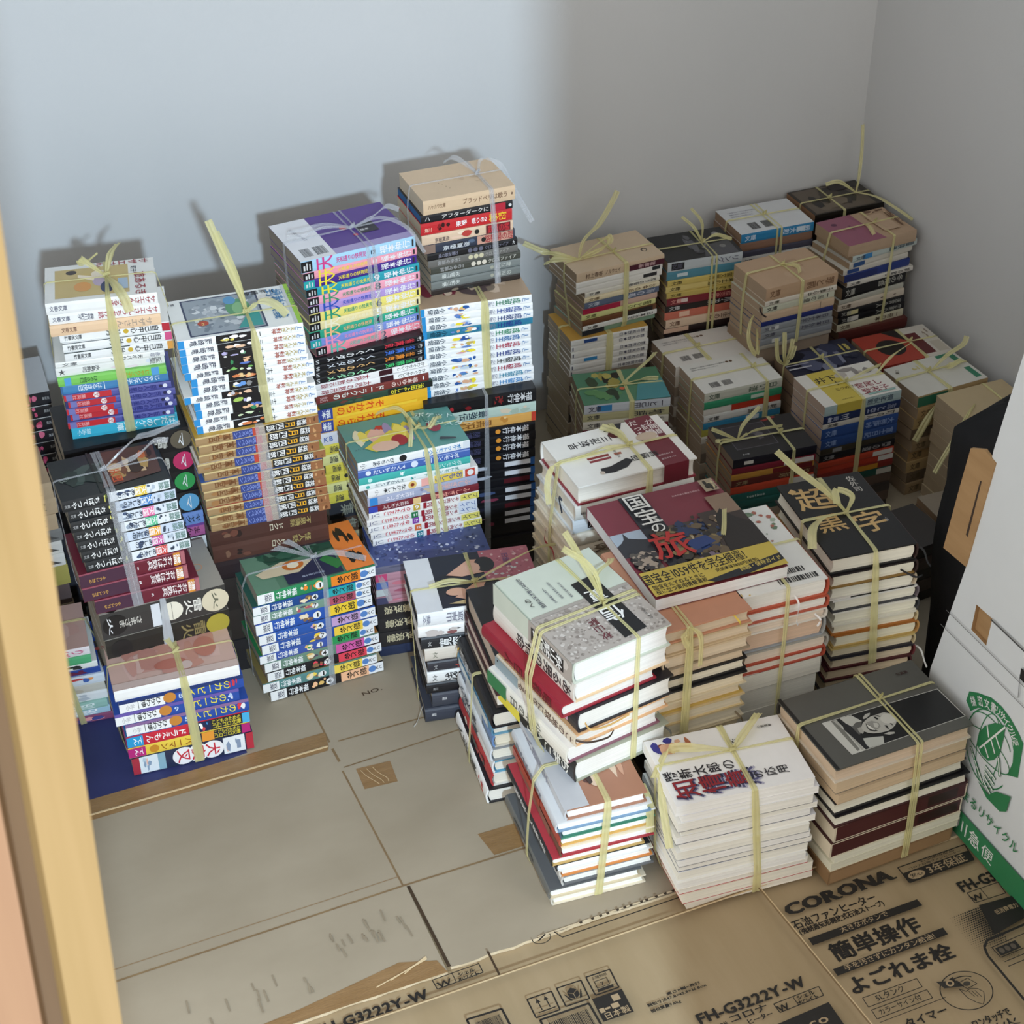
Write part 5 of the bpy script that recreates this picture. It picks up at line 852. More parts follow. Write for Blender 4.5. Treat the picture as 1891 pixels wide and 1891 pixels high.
bundle('bb', 'low pile before page-edge pile', 1.550, 1.820, -2, -2, .092, 0, .148, .104, [B_(1.2, '9a8a78', 'off white paperback', cover='8f8373', top='M .1 .4 .9 .9 5 3a3430,a89a88', side='R')] + series(4, lambda i: B_(1.8, ('6a5444', '8a7460')[i % 2], 'thick %s paperback with edges outward' % ('brown', 'tan')[i % 2], side='R')), pages='8f765c')
bundle('dd', 'dark pile behind black-topped one', 1.375, 1.77, 4, 4, .115, 0, .148, .105, [B_(1.6, '2a2422', 'dark brown paperback', cover='2c2624')] + series(4, lambda i: B_(1.6, ('4a3a34', '2e2826')[i % 2], '%s paperback' % ('brown', 'blackish')[i % 2])), pages='6a5848')  # pile added to darken this floor patch, where only shade falls
bundle('cc', 'pile of one', .858, 1.548, -1.7, -1.7, .3665, .3468, .194, .224, [
    K(1, 'm', '7c3440', '7c3440', 'thick magazine with yellow strip', '', 'B 0 .42 .24 .66 a9b6c4;Q 33343a .0 .42 .0 .54 .05 .57 .08 .6 .1 .66 .115 .6 .18 .57 .24 .55 .24 .42;M .0 .19 .25 .44 16 3e3a3c,5a544e,7a7068,2c2a2c,a89888;B .24 .2 .43 1 2b2c33;B .43 .2 .7 .62 4a4038;M .43 .2 .72 .64 26 6a5a44,3a342c,8a7850,2c3a5a,4a5a80,5a4a3c,b8a888;Q 2a3f74 .43 .42 .62 .44 .68 .34 .46 .3;M .45 .2 .68 .3 8 7a6a78,a89aa8,5a5060;B .68 .18 1 .66 3f3430;B .82 .6 1 .8 8c7460;Q 2a2422 .72 .36 .78 .58 .86 .66 .92 .54 1 .46 1 .2 .7 .2;M .7 .18 1 .3 6 6a5450,4a3c3a,8a6a60;E .79 .56 .035 .045 c0a894;'
    'N .24 .2 1 .66 120 9 6a5a44,3a342c,8a7850,2c3a5a,5a4a3c,2a2624;Q 2a2422 .72 .36 .78 .58 .86 .64 .92 .54 1 .46 1 .24 .7 .24;Q 2a3f74 .45 .42 .62 .44 .66 .36 .48 .32;N .0 .24 .25 .44 60 7 3e3a3c,5a544e,2c2a2c,a89888;'
    'B 0 0 1 .235 c9b04e;Q 24252a .44 0 .40 .03 1 .115 1 .05 .7 0;T .66 .055 8x10 d8c060 4 詳細・保存ガイド;T -.01 .155 13.5x24 26241f 2 国宝全1059件を完全網羅!;T .02 .075 7.5x10 26241f 2 国宝をたずねるときに;T .02 .03 7.5x10 26241f 2 役に立つ実用情報満載;T .50 .095 6.5x8 26241f 2 定価本体3800円(税別);'
    'T .245 .90 35x38 e6e4de 0 国;T .25 .735 35x38 e6e4de 0 宝;T .29 .61 24 e6e4de 0 の;T .20 .43 58x62 b8302c -4 旅;B .86 .84 .97 .97 a09078;M .86 .84 .97 .97 8 2c2820,c8b890;T .6 .87 4 c8a8a8 0 日本の美と歴史を訪ねる', pages='eceae6')], side='B', jit=0)
# ------------------------------------------------------------------ the setting
wall_m = surface_mat('painted_plaster', 'cacbcb', 'd0d0d0', 1.6, rough=0.9, bump=0.10, bscale=95.0, spec=0.2)
card_m = surface_mat('corrugated_board', '9d917d', 'a89c88', 5.0, rough=0.82, bump=0.05, stretch=(1, 1.6, 1), bscale=26.0, spec=0.2)
card2_m = surface_mat('printed_board', 'a08c6c', 'a99576', 4.0, rough=0.7, bump=0.05, stretch=(6, 1, 1), bscale=30.0, spec=0.25)
edge_m = surface_mat('torn_board_edge', 'c9b593', 'e0d0b2', 60.0, rough=0.9)
crease_m = surface_mat('board_crease', '7d664a', '8c7555', 40.0, rough=0.85)
cut_m = surface_mat('board_cut', '3c2f22', '4a3a2a', 40.0, rough=0.9)
ridge_m = surface_mat('board_ridge', 'cdb48c', 'd8c29c', 30.0, rough=0.7)
ptape_m = surface_mat('packing_tape', '8a6a42', '987850', 18.0, rough=0.28, bump=0.25, stretch=(1, 5, 1), spec=0.5)
black_m = ink('1f1b18', .6)
def struct(o, name=None):
    o['kind'] = 'structure'
    return o
def room_box(name, a, b, m):
    mb = MB()
    mb.box(*a, *b, m)
    return struct(mb.obj(name))
floor_m = surface_mat('floor_boards', '8a6c48', '9a7a54', 3.0, rough=0.6, stretch=(1, 8, 1))
room_box('floor', (-.06, .3, -.06), (1.9, 2.7, -.0125), floor_m)
room_box('wall_back', (-.06, 2.560, -.02), (1.9, 2.66, 2.4), wall_m)
room_box('wall_right', (1.805, .42, -.02), (1.9, 2.57, 2.4), wall_m)
room_box('wall_left', (-.1, 1.55, -.02), (-.02, 2.56, 2.4), wall_m)
room_box('ceiling', (-.1, .3, 2.4), (1.9, 2.66, 2.46), wall_m)
# right of the opening stands only an unseen leaf that blocks the daylight

# wooden door frame beside the opening, very close to the camera
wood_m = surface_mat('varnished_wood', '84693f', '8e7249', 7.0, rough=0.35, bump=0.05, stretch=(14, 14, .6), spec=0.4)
wood2_m = surface_mat('varnished_wood_shaded', '543c24', '5e452c', 7.0, rough=0.35, stretch=(14, 14, .6), spec=0.4)  # darker copy for the groove faces, their shade put into the colour
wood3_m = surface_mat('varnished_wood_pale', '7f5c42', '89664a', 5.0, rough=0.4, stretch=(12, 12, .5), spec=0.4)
def frame_post():
    mb = MB()
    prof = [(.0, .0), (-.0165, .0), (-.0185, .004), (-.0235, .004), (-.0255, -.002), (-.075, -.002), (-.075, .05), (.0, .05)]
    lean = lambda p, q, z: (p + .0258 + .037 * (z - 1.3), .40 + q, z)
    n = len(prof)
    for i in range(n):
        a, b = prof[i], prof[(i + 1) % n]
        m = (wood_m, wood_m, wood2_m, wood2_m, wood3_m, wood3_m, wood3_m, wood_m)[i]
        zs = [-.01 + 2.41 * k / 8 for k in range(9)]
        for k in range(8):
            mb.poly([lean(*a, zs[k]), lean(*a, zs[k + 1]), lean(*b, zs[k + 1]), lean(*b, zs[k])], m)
    # two small chips in the varnish
    for z, x in ((1.262, -.0062), (1.262, -.0048)):
        c = lean(x, -.0002, z)
        mb.poly([(c[0] - .0004, c[1], c[2] - .0005), (c[0] + .0004, c[1], c[2] - .0005), (c[0] + .0004, c[1], c[2] + .0005), (c[0] - .0004, c[1], c[2] + .0005)], ink('f3ead8'))
    return struct(mb.obj('trim_1'))
frame_post()
room_box('door_light_block', (.512, .40, -.005), (1.0, .43, 2.0), surface_mat('door_veneer', '6a5844', '76644e', 5.0, rough=0.5, stretch=(10, 10, .5)))  # unseen leaf, added and sized to keep daylight off the right side
# ------------------------------------------------------------------ flattened cartons on the floor
def slab(name, pts, z0, z1, m, label, torn=()):
    mb = MB()
    n = len(pts)
    mb.poly([(x, y, z1) for x, y in pts], m)
    mb.poly([(x, y, z0) for x, y in pts[::-1]], m)
    for i in range(n):
        a, b = pts[i], pts[(i + 1) % n]
        mb.poly([(a[0], a[1], z0), (b[0], b[1], z0), (b[0], b[1], z1), (a[0], a[1], z1)], edge_m)
    o = mb.obj(name)
    return tag(o, label, 'cardboard', 'flattened cartons on the floor'), mb
rng0 = random.Random(5)
def jag(x0, x1, y, amp, n):
    return [(x0 + (x1 - x0) * i / n, y + rng0.uniform(-amp, amp)) for i in range(n + 1)]
front = MB()
front.box(-.02, .47, -.012, 1.8, 1.60, -.006, card2_m)
fr = tag(front.obj('cardboard_sheet'), 'brown carton sheet with black heater printing, flat on the floor in front', 'cardboard', 'flattened cartons on the floor')
pf = MB()
F0 = Face(pf, (0, 0, -.006), (1, 0, 0), (0, 1, 0), 1, 1, .0003)
pts = jag(-.02, .492, 1.381, .0015, 26) + [(.494, 1.535), (.4985, 1.535)] + jag(.4985, 1.02, 1.384, .0016, 30) + [(1.02, 2.56), (-.02, 2.56)]
rear, _ = slab('cardboard_sheet', pts, -.0055, -.0004, card_m, 'plain brown carton sheet with tape, flat on the floor under the piles')
right, _ = slab('cardboard_sheet', [(1.022, 1.32), (1.80, 1.32), (1.80, 2.56), (1.022, 2.56)], -.0055, -.0006, card_m, 'plain brown carton sheet under the right-hand piles')
# creases and score lines of the two visible sheets
cr = MB()
FR = Face(cr, (0, 0, -.0004), (1, 0, 0), (0, 1, 0), 1, 1, .0002)
def seg(F, x0, y0, x1, y1, w, m):
    d = Vector((x1 - x0, y1 - y0)).normalized()
    nx, ny = -d.y * w / 2, d.x * w / 2
    F.poly([(x0 - nx, y0 - ny), (x1 - nx, y1 - ny), (x1 + nx, y1 + ny), (x0 + nx, y0 + ny)], m)
for s in ((.487, 1.98, .4875, 1.845, .003), (.487, 1.83, .488, 1.80, .004), (.486, 1.78, .49, 1.54, .0028), (.1, 1.533, .49, 1.5385, .003), (.49, 1.5385, .86, 1.534, .003), (.5, 1.842, .8, 1.838, .0026), (.49, 1.786, .82, 1.80, .0022)):
    seg(FR, *s, crease_m)
seg(FR, .06, 1.552, .49, 1.556, .0012, surface_mat('board_crease_light', '93795a', '9b8262', 40.0))
seg(FR, .4962, 1.535, .4968, 1.386, .0045, cut_m)
for i in range(46):    # scuffs and rubbed ink marks
    x, y = rng0.choice([(rng0.uniform(.36, .48), rng0.uniform(1.45, 1.49)), (rng0.uniform(.12, .34), rng0.uniform(1.41, 1.45)), (rng0.uniform(.1, .45), rng0.uniform(1.56, 1.8))])
    if y < 1.5:
        seg(FR, x, y, x + rng0.uniform(-.002, .002), y + rng0.uniform(.008, .022), .0026, surface_mat('board_scuff', '8d806c', '968974', 30.0))
for s in ((.62, 1.384, 1.0, 1.3845, .0025),):
    seg(FR, *s, edge_m)
cm = cr.obj('score_lines', rear)
# blue printed field and strips of packing tape belong to the rear sheet
bl = MB()
FB = Face(bl, (0, 0, -.0004), (1, 0, 0), (0, 1, 0), 1, 1, .0003)
FB.poly([(-.02, 1.866), (.30, 1.866), (.37, 1.872), (.37, 2.05), (-.02, 2.05)], surface_mat('blue_print', '2f3460', '373c6c', 9.0, rough=.6))
bl.obj('blue_printed_field', rear)
def tape_piece(pts, z=.0006):
    mb = MB()
    mb.prism(pts, .00025, ptape_m, lambda p, q, t: (p, q, -.0004 + z - .0003 + t))
    tag(mb.obj('packing_tape', rear), 'shiny brown packing tape')
    return mb
tape_piece([(-.02, 1.826), (.480, 1.829), (.484, 1.838), (.488, 1.868), (.2, 1.868), (-.02, 1.866)])
tape_piece([(.503, 1.732), (.552, 1.728), (.556, 1.772), (.505, 1.776)])
tape_piece([(.618, 1.586), (.69, 1.584), (.69, 1.540), (.624, 1.541)])
tape_piece([(.10, 1.382), (.492, 1.379), (.486, 1.402), (.44, 1.418), (.3, 1.398)])
mb = MB()
for y0, x0, x1 in ((1.8365, -.01, .482),):
    mb.box(x0, y0 - .0012, .0004, x1, y0 + .0012, .0018, ridge_m)
    mb.obj('tape_ridge', rear)
for k in range(3):
    a = .51 + .009 * k
    path = curve_path([(a, 1.77, .0006), (a + .004, 1.755, .0014), (a + .012, 1.74, .0012), (a + .016 - k * .002, 1.733, .0006)], 5)
    mb = MB()
    ribbon_mesh(mb, path, .0008, ridge_m, side=(1, .3, 0))
    mb.obj('tape_wrinkle', rear)
for k in range(3):
    path = curve_path([(.40 + .02 * k, 1.392 + .003 * k, .0004), (.44 + .01 * k, 1.40 + .003 * k, .0018), (.475, 1.409 + .002 * k, .0008)], 5)
    mb = MB()
    ribbon_mesh(mb, path, .0014, ridge_m, side=(0, 1, .2))
    mb.obj('tape_wrinkle', rear)

# printing on the front carton
def T_(s, x, y, L, h, ang, m=black_m, bold=0):
    for q in ((-bold, 0), (bold, bold * .6), (0, -bold * .6)) if bold else ():
        F0.line(s, x + q[0], y + h * .5 + q[1], L, h * 1.05, RAD(ang), m, sy=h * 1.32 if ord(s[0]) < 0x2000 else h * 1.12)
    F0.line(s, x, y + h * .5, L, h * 1.05, RAD(ang), m, sy=h * 1.32 if ord(s[0]) < 0x2000 else h * 1.12)
def Q_(pts, m=black_m):
    F0.poly(pts, m)
def outline(pts, w=.0016, m=black_m):
    n = len(pts)
    for i in range(n):
        seg(F0, *pts[i], *pts[(i + 1) % n], w, m)
        F0.k -= 1
    F0.k += 1
buff = ink('a69070', .7)
def prints():
    for a in [('石油ファンヒーター', .9374, 1.2662, .1275, .0146, 0), ('(強制通気形開放式石油ストーブ)', .939, 1.2564, .1296, .0079, 0),
              ('簡単操作', .9584, 1.1982, .1331, .0279, 0), ('よごれま栓', .948, 1.1444, .1569, .0253, 0), ('タイマー', .9829, 1.0732, .0618, .014, 0), ('ワンタッチで', 1.0589, 1.0403, .0559, .0124, 0),
              ('FH-G3222Y-W', 1.1749, 1.2319, .1336, .0189, 0), ('W', 1.1779, 1.2117, .0196, .0115, 0), ('FH-G3222Y-W', .7496, 1.1809, .1549, .0165, 0), ('W', .8500, 1.1576, .0163, .0105, 0),
              ('シェル', .8798, 1.1650, .0260, .0068, 0), ('ホワイト', .8766, 1.1570, .0310, .0068, 0), ('コロナ', .7848, 1.1666, .0555, .0111, 0), ('株式会社', .7600, 1.1666, .0220, .0055, 0), ('ヒーター', .8038, 1.1557, .0368, .0081, 0),
              ('高さ×幅×奥行', .7321, 1.2360, .048, .0042, 0), ('梱包寸法47.8×42.8×36.8cm', .7021, 1.2290, .083, .0048, 0), ('梱包質量9.8kg', .7021, 1.2193, .042, .0048, 0), ('FH-G3222Y-W', .3075, 1.3505, .1503, .0165, 0),
              ('W', .4725, 1.3595, .0200, .0105, 0), ('シェル', .5017, 1.3668, .0235, .0062, 0), ('ホワイト', .4994, 1.3591, .0292, .0062, 0)]:
        T_(*a, bold=.0007 if a[4] > .016 else .0002)
    # heavy slab-serif maker's name: letters with added serifs
    T_('CORONA', .9382, 1.2860, .1660, .0200, 0)
    for fx in (.0011, -.0011):
        T_('CORONA', .9382 + fx, 1.2860, .1660, .0200, 0, bold=.0008)
    for u in (.368, .474, .700, .826, .862, .985):
        x = .9382 + .166 * u
        F0.rect(x - .0048, 1.2852, x + .0048, 1.2880, black_m)
    F0.rect(.9382 + .166 * .695 - .0055, 1.3040, .9382 + .166 * .695 + .003, 1.3066, black_m)
    Q_([(.9413, 1.2428), (1.109, 1.2432), (1.1094, 1.2315), (.9411, 1.2308)])
    T_('大きなボタンで', .9866, 1.2335, .0735, .0089, 0, buff)
    Q_([(.9441, 1.187), (1.1125, 1.1887), (1.1118, 1.1766), (.9439, 1.1755)])
    T_('手を汚さずにカンタン給油!', .9582, 1.1775, .1366, .0091, 0, buff)
    outline([(.954, 1.1332), (1.0334, 1.132), (1.0325, 1.1182), (.953, 1.1182)], .0011)
    T_('5Lタンク', .9686, 1.1215, .0425, .0085, 0)
    outline([(.954, 1.1128), (1.0351, 1.112), (1.0345, 1.0985), (.953, 1.0985)], .0011)
    T_('カラーサイン付', .9603, 1.1015, .062, .0085, 0)
    seg(F0, .953, 1.0925, 1.05, 1.0925, .0009, black_m)
    # guarantee box
    outline([(1.1165, 1.3005), (1.2246, 1.3), (1.2200, 1.2715), (1.1160, 1.2715)], .0018)
    Q_([(1.1165, 1.289), (1.222, 1.289), (1.2200, 1.2715), (1.1160, 1.2715)])
    F0.ell(1.133, 1.280, .013, .0068, buff)
    T_('安心', 1.1235, 1.2768, .019, .0065, 0)
    T_('3年保証', 1.150, 1.2742, .062, .0118, 0, buff)
    T_('石油燃焼部品', 1.150, 1.2955, .055, .0035, 0)
    T_('コロナ石油ファンヒーター', 1.128, 1.2905, .085, .0035, 0)
    for p in ([(.8467, 1.169), (.9127, 1.1702), (.911, 1.1557), (.8475, 1.1545)], [(1.1756, 1.2252), (1.225, 1.2245), (1.2230, 1.2045), (1.1749, 1.2065)], [(.4686, 1.3735), (.5327, 1.3745), (.5325, 1.3592), (.4694, 1.3575)]):
        outline(p, .0013)
        x = p[0][0] + (p[1][0] - p[0][0]) * .42
        seg(F0, x, p[0][1], x, p[3][1], .0011, black_m)
    Q_([(.834, 1.1402), (.9111, 1.1440), (.9103, 1.06), (.834, 1.06)])
    T_('eco', .8560, 1.1180, .043, .014, 0, buff)
    T_('給油', .955, 1.052, .05, .016, 0)
    T_('消火', 1.0625, 1.022, .05, .012, 0)
    # how-to drawing: a hand turning the tank cap, inside a ring
    cx, cy, R = 1.0795, 1.0905, .034
    n = 40
    for i in range(n):
        a, b = 2 * math.pi * i / n, 2 * math.pi * (i + 1) / n
        seg(F0, cx + R * math.cos(a), cy + R * .86 * math.sin(a), cx + R * math.cos(b), cy + R * .86 * math.sin(b), .0014, black_m)
        F0.k -= 1
    F0.k += 1
    Q_([(1.052, 1.117), (1.078, 1.108), (1.081, 1.097), (1.056, 1.104)], ink('2a2622'))
    F0.ell(1.067, 1.108, .0055, .005, buff)
    F0.ell(1.067, 1.108, .0028, .0025, black_m)
    outline([(1.076, 1.104), (1.092, 1.106), (1.098, 1.094), (1.082, 1.092)], .001)
    F0.ell(1.086, 1.099, .005, .0035, ink('3a342c'))
    hand = [(1.072, 1.096), (1.078, 1.089), (1.086, 1.091), (1.094, 1.087), (1.098, 1.080), (1.092, 1.070), (1.086, 1.064), (1.080, 1.070), (1.074, 1.080)]
    outline(hand, .001)
    for i in range(3):
        seg(F0, 1.081 + .004 * i, 1.088 - .001 * i, 1.083 + .004 * i, 1.078 - .002 * i, .0008, black_m)
    for i in range(7):
        a, b = 1.9 - .16 * i, 1.9 - .16 * (i + 1)
        seg(F0, cx + .025 * math.cos(a), cy + .021 * math.sin(a), cx + .025 * math.cos(b), cy + .021 * math.sin(b), .0016, black_m)
    Q_([(cx - .011, 1.113), (cx - .004, 1.1145), (cx - .005, 1.107)])
    # halftone panel and the heater drawing at the right edge
    Q_([(1.176, 1.200), (1.229, 1.196), (1.229, 1.160), (1.165, 1.150)])
    T_('低消費電力', 1.188, 1.177, .036, .0075, 0, buff)
    for i in range(15):
        for j in range(26):
            x, y = 1.128 + .0034 * i + (.0017 if j % 2 else 0), 1.196 - .0034 * j
            r = .0016 * min(1, .25 + i / 12) * (1 if j < 15 else max(.3, 1.6 - j / 17))
            if x < 1.176 and y > 1.10 + .004 * max(0, 6 - i):
                F0.ell(x, y, r, r, black_m, 6)
                F0.k -= 1
    F0.k += 1
    outline([(1.1405, 1.138), (1.150, 1.146), (1.229, 1.150), (1.229, 1.02), (1.1365, 1.02), (1.1365, 1.125)], .0035)
    outline([(1.149, 1.134), (1.229, 1.138), (1.229, 1.118), (1.150, 1.116)], .0012)
    Q_([(1.152, 1.131), (1.184, 1.132), (1.184, 1.119), (1.152, 1.118)])
    for i in range(3):
        F0.ell(1.158 + .009 * i, 1.125, .0035, .0045, ink('5a5044'))
    seg(F0, 1.15, 1.108, 1.229, 1.110, .0012, black_m)
    seg(F0, 1.15, 1.100, 1.229, 1.102, .0012, black_m)
    # handling marks
    sq = [(.566, 1.2963), (.5994, 1.2957), (.5975, 1.2655), (.5651, 1.2660)]
    for i in range(3):
        o = .0412 * i
        outline([(x + o, y + .001 * i) for x, y in sq], .002)
    for x in (.577, .588):
        seg(F0, x, 1.274, x, 1.288, .0016, black_m)
        Q_([(x - .0032, 1.286), (x + .0032, 1.286), (x, 1.2925)])
    seg(F0, .571, 1.2715, .594, 1.2715, .0016, black_m)
    Q_([(.616, 1.286), (.623, 1.291), (.630, 1.286), (.623, 1.2815)])
    Q_([(.616, 1.285), (.6225, 1.2805), (.6225, 1.2725), (.616, 1.277)])
    Q_([(.630, 1.285), (.6235, 1.2805), (.6235, 1.2725), (.630, 1.277)])
    for sx in (-1, 1):
        for k in range(3):
            seg(F0, .623 + sx * (.0115 - .001 * k), 1.284 - .003 * k, .623 + sx * (.005 + .001 * k), 1.2715, .0014, black_m)
    T_('上積制限', .653, 1.2905, .022, .004, 0)
    outline([(.655, 1.287), (.672, 1.287), (.671, 1.276), (.654, 1.276)], .001)
    T_('7', .6605, 1.2775, .005, .006, 0)
    Q_([(.653, 1.2745), (.675, 1.2745), (.674, 1.270), (.652, 1.270)])
    Q_([(.6405, 1.2635), (.6818, 1.2630), (.680, 1.2255), (.6386, 1.2265)])
    Q_([(.664, 1.259), (.674, 1.259), (.674, 1.2495), (.664, 1.2495)], buff)
    Q_([(.6415, 1.246), (.648, 1.246), (.648, 1.239), (.6415, 1.239)], buff)
    Q_([(.649, 1.2445), (.656, 1.2445), (.656, 1.2415), (.649, 1.2415)], buff)
    Q_([(.658, 1.247), (.668, 1.247), (.668, 1.2395), (.658, 1.2395)], buff)
    T_('日本製', .6425, 1.2275, .0354, .0100, 0, buff)
    for x0, x1 in ((.5677, .6340), (.4847, .5309)):
        outline([(x0, 1.2600 if x0 > .5 else 1.2966), (x1, 1.2590 if x0 > .5 else 1.2945), (x1, 1.20), (x0, 1.20)], .003)
        y = 1.252 if x0 > .5 else 1.288
        F0.bars(x0 + .008, y - .04, x1 - .006, y, rng0, black_m, 26)
    # long rounded frame disappearing under the plain sheet
    seg(F0, .6417, 1.3803, .647, 1.3690, .0016, black_m)
    seg(F0, .647, 1.3680, 1.0, 1.3680, .0016, black_m)
    for i in range(14):
        a, b = math.pi + .26 * i - .3, math.pi + .26 * (i + 1) - .3
        seg(F0, .622 + .0125 * math.cos(a), 1.3775 + .009 * math.sin(a), .622 + .0125 * math.cos(b), 1.3775 + .009 * math.sin(b), .0012, black_m)
    seg(F0, .616, 1.374, .629, 1.381, .002, black_m)
    for i in range(13):
        x = .68 + .012 * i + rng0.uniform(-.003, .003)
        Q_([(x, 1.3815), (x + .005, 1.3822), (x + .004, 1.3785), (x + .001, 1.378)], ink('3a3026'))
    # score lines of the printed carton
    seg(F0, -.02, 1.3435, 1.8, 1.3425, .0022, crease_m)
    seg(F0, -.02, 1.3413, 1.8, 1.3403, .0022, ridge_m)
    seg(F0, .549, 1.384, .5482, 1.3425, .003, cut_m)
    for a in ((.921, 1.36, .945, .96), ):
        seg(F0, *a, .0022, crease_m)
        seg(F0, a[0] + .0022, a[1], a[2] + .0022, a[3], .0014, ridge_m)
glyphs(sorted(set('CORONA石油ファンヒーター(強制通気形開放式石油ストーブ)大きなボタンで簡単操作手を汚さずにカンタン給油!よごれま栓5Lタンクカラーサイン付タイマーワンタッチで3年保証安心FH-G3222Y-Wシェルホワイトコロナ株式会社ecoNO.高さ幅×奥行梱包寸法質量47.8×42.8×36.8cm9.8kg日本製低消費電力上積制限7燃焼部品消火川急便まるリサイクル機密文書'
                  + ''.join(t.split()[-1] if t.split()[0] in 'TV' else (t.split()[4] if len(t.split()) > 4 else '')
                            for b in BUNDLES for k in b['books'] for s in ([k['dec'], k['top'], k['left']] + (list(k['obi'][3:]) if k['obi'] else []))
                            for t in s.split(';') if t.split() and t.split()[0] in 'TVtlh'))))
prints()
pf.obj('printing', fr)
nb_ = MB()
FN = Face(nb_, (0, 0, -.0004), (1, 0, 0), (0, 1, 0), 1, 1, .0003)
FN.line('NO.', .566, 1.926, .034, .012, RAD(4), ink('4a3826', .7))
nb_.obj('printing', rear)

# ------------------------------------------------------------------ flattened white carton leaning at the right
white_m = surface_mat('white_board', 'd4d9dc', 'dce1e4', 4.0, rough=0.6, bump=0.04, bscale=60.0)
green_m = surface_mat('green_print', '2f7a4c', '37855a', 9.0, rough=0.5)
brown_m = surface_mat('brown_board', 'a07f58', 'ab8a62', 8.0, rough=0.8, bump=0.1, stretch=(1, 1, 8), bscale=40.0)
carton = thing('folded_carton', (1.229, 1.2, -.0055), 0, 'white folded carton with green printing standing at the right edge', 'box')
def loc(y, z, x=0.0):
    return (x, y - 1.2, z + .0055)
out = [(1.437, 0), (1.437, .21), (1.404, .405), (1.393, .594), (1.372, .745), (1.355, .95), (.82, .95), (.82, 0)]
hole = [(1.3715, .3690), (1.3380, .3705), (1.3395, .3250), (1.3725, .3270)]
mb = MB()
def bpoly(pts, m, x=0.0):
    mb.poly([loc(y, z, x) for y, z in pts], m)
# front skin as pieces round the hand hole
bpoly([(1.437, 0), (1.437, .21), (1.4265, .2715), (1.3725, .3270), (1.3395, .3250), (.82, .3250), (.82, 0)][::1], white_m)
bpoly([(1.4265, .2715), (1.404, .405), (1.3715, .3690), (1.3725, .3270)], white_m)
bpoly([(1.404, .405), (1.393, .594), (1.372, .745), (1.355, .95), (.82, .95), (.82, .3705), (1.3380, .3705), (1.3715, .3690)], white_m)
bpoly([(1.3395, .3250), (1.3380, .3705), (.82, .3705), (.82, .3250)], white_m)
n = len(out)
for i in range(n):
    a, b = out[i], out[(i + 1) % n]
    mb.poly([loc(*a), loc(*b), loc(*b, .022), loc(*a, .022)], edge_m)
bpoly(out[::-1], white_m, .022)
for i in range(4):
    a, b = hole[i], hole[(i + 1) % 4]
    mb.poly([loc(*a), loc(*a, .006), loc(*b, .006), loc(*b)], brown_m)
bpoly(hole, brown_m, .006)
mb.obj('panel', carton)
mb = MB()
fl = [(1.4323, .5733), (1.4072, .5865), (1.3835, .5803), (1.4024, .4092), (1.4511, .4062), (1.4396, .5143)]
mb.prism(fl, .004, brown_m, lambda p, q, t: loc(p, q, .002 - t))
GF = Face(mb, loc(0, 0, -.002), (0, -1, 0), (0, 0, 1), 1, 1, .0002)
g = lambda y, z: (-y, z)
GF.poly([g(1.4045, .5415), g(1.4015, .543), g(1.4085, .452), g(1.4125, .4535)], ink('3a2c22', .8))
tag(mb.obj('flap', carton), 'bare brown inner flap with a hand slot')
mb = MB()
GF = Face(mb, loc(0, 0), (0, -1, 0), (0, 0, 1), 1, 1, .0003)
def G(pts, m=green_m):
    GF.poly([g(*p) for p in pts], m)
def gl(y0, z0, y1, z1, w, m=green_m):
    d = Vector((-(y1 - y0), z1 - z0)).normalized()
    nx, ny = -d.y * w / 2, d.x * w / 2
    a, b = g(y0, z0), g(y1, z1)
    GF.poly([(a[0] - nx, a[1] - ny), (b[0] - nx, b[1] - ny), (b[0] + nx, b[1] + ny), (a[0] + nx, a[1] + ny)], m)
# lettered arc
oc = [(1.356, .218), (1.3535, .236), (1.3366, .2470), (1.3108, .2595), (1.2892, .262), (1.2693, .258), (1.2516, .2500), (1.2383, .2410), (1.2346, .1846), (1.2562, .1707)]
ic = [(1.3440, .209), (1.3312, .2250), (1.3094, .2400), (1.2916, .2440), (1.2747, .2405), (1.2613, .2319), (1.2524, .2162), (1.2492, .1981), (1.2536, .173)]
for i in range(8):
    G([oc[i], oc[i + 1], ic[min(i + 1, 8)], ic[i]])
G([oc[8], oc[9], ic[8]])
wm = ink('e6e9e8', .6)
ta = [(1.3421, .2290), (1.329, .2395), (1.3160, .2455), (1.3030, .2500), (1.2933, .2518), (1.2840, .2512), (1.2750, .2488), (1.2665, .2450), (1.2590, .2395), (1.2530, .2330), (1.2480, .2255)]
tx = '機密文書リサイクル便'
for i, ch in enumerate(tx):
    y, z = ta[i]
    GF.glyph(ch, -y, z - .001, .0118, .0150, RAD(38 - 9.5 * i), wm)
GF.k += 1
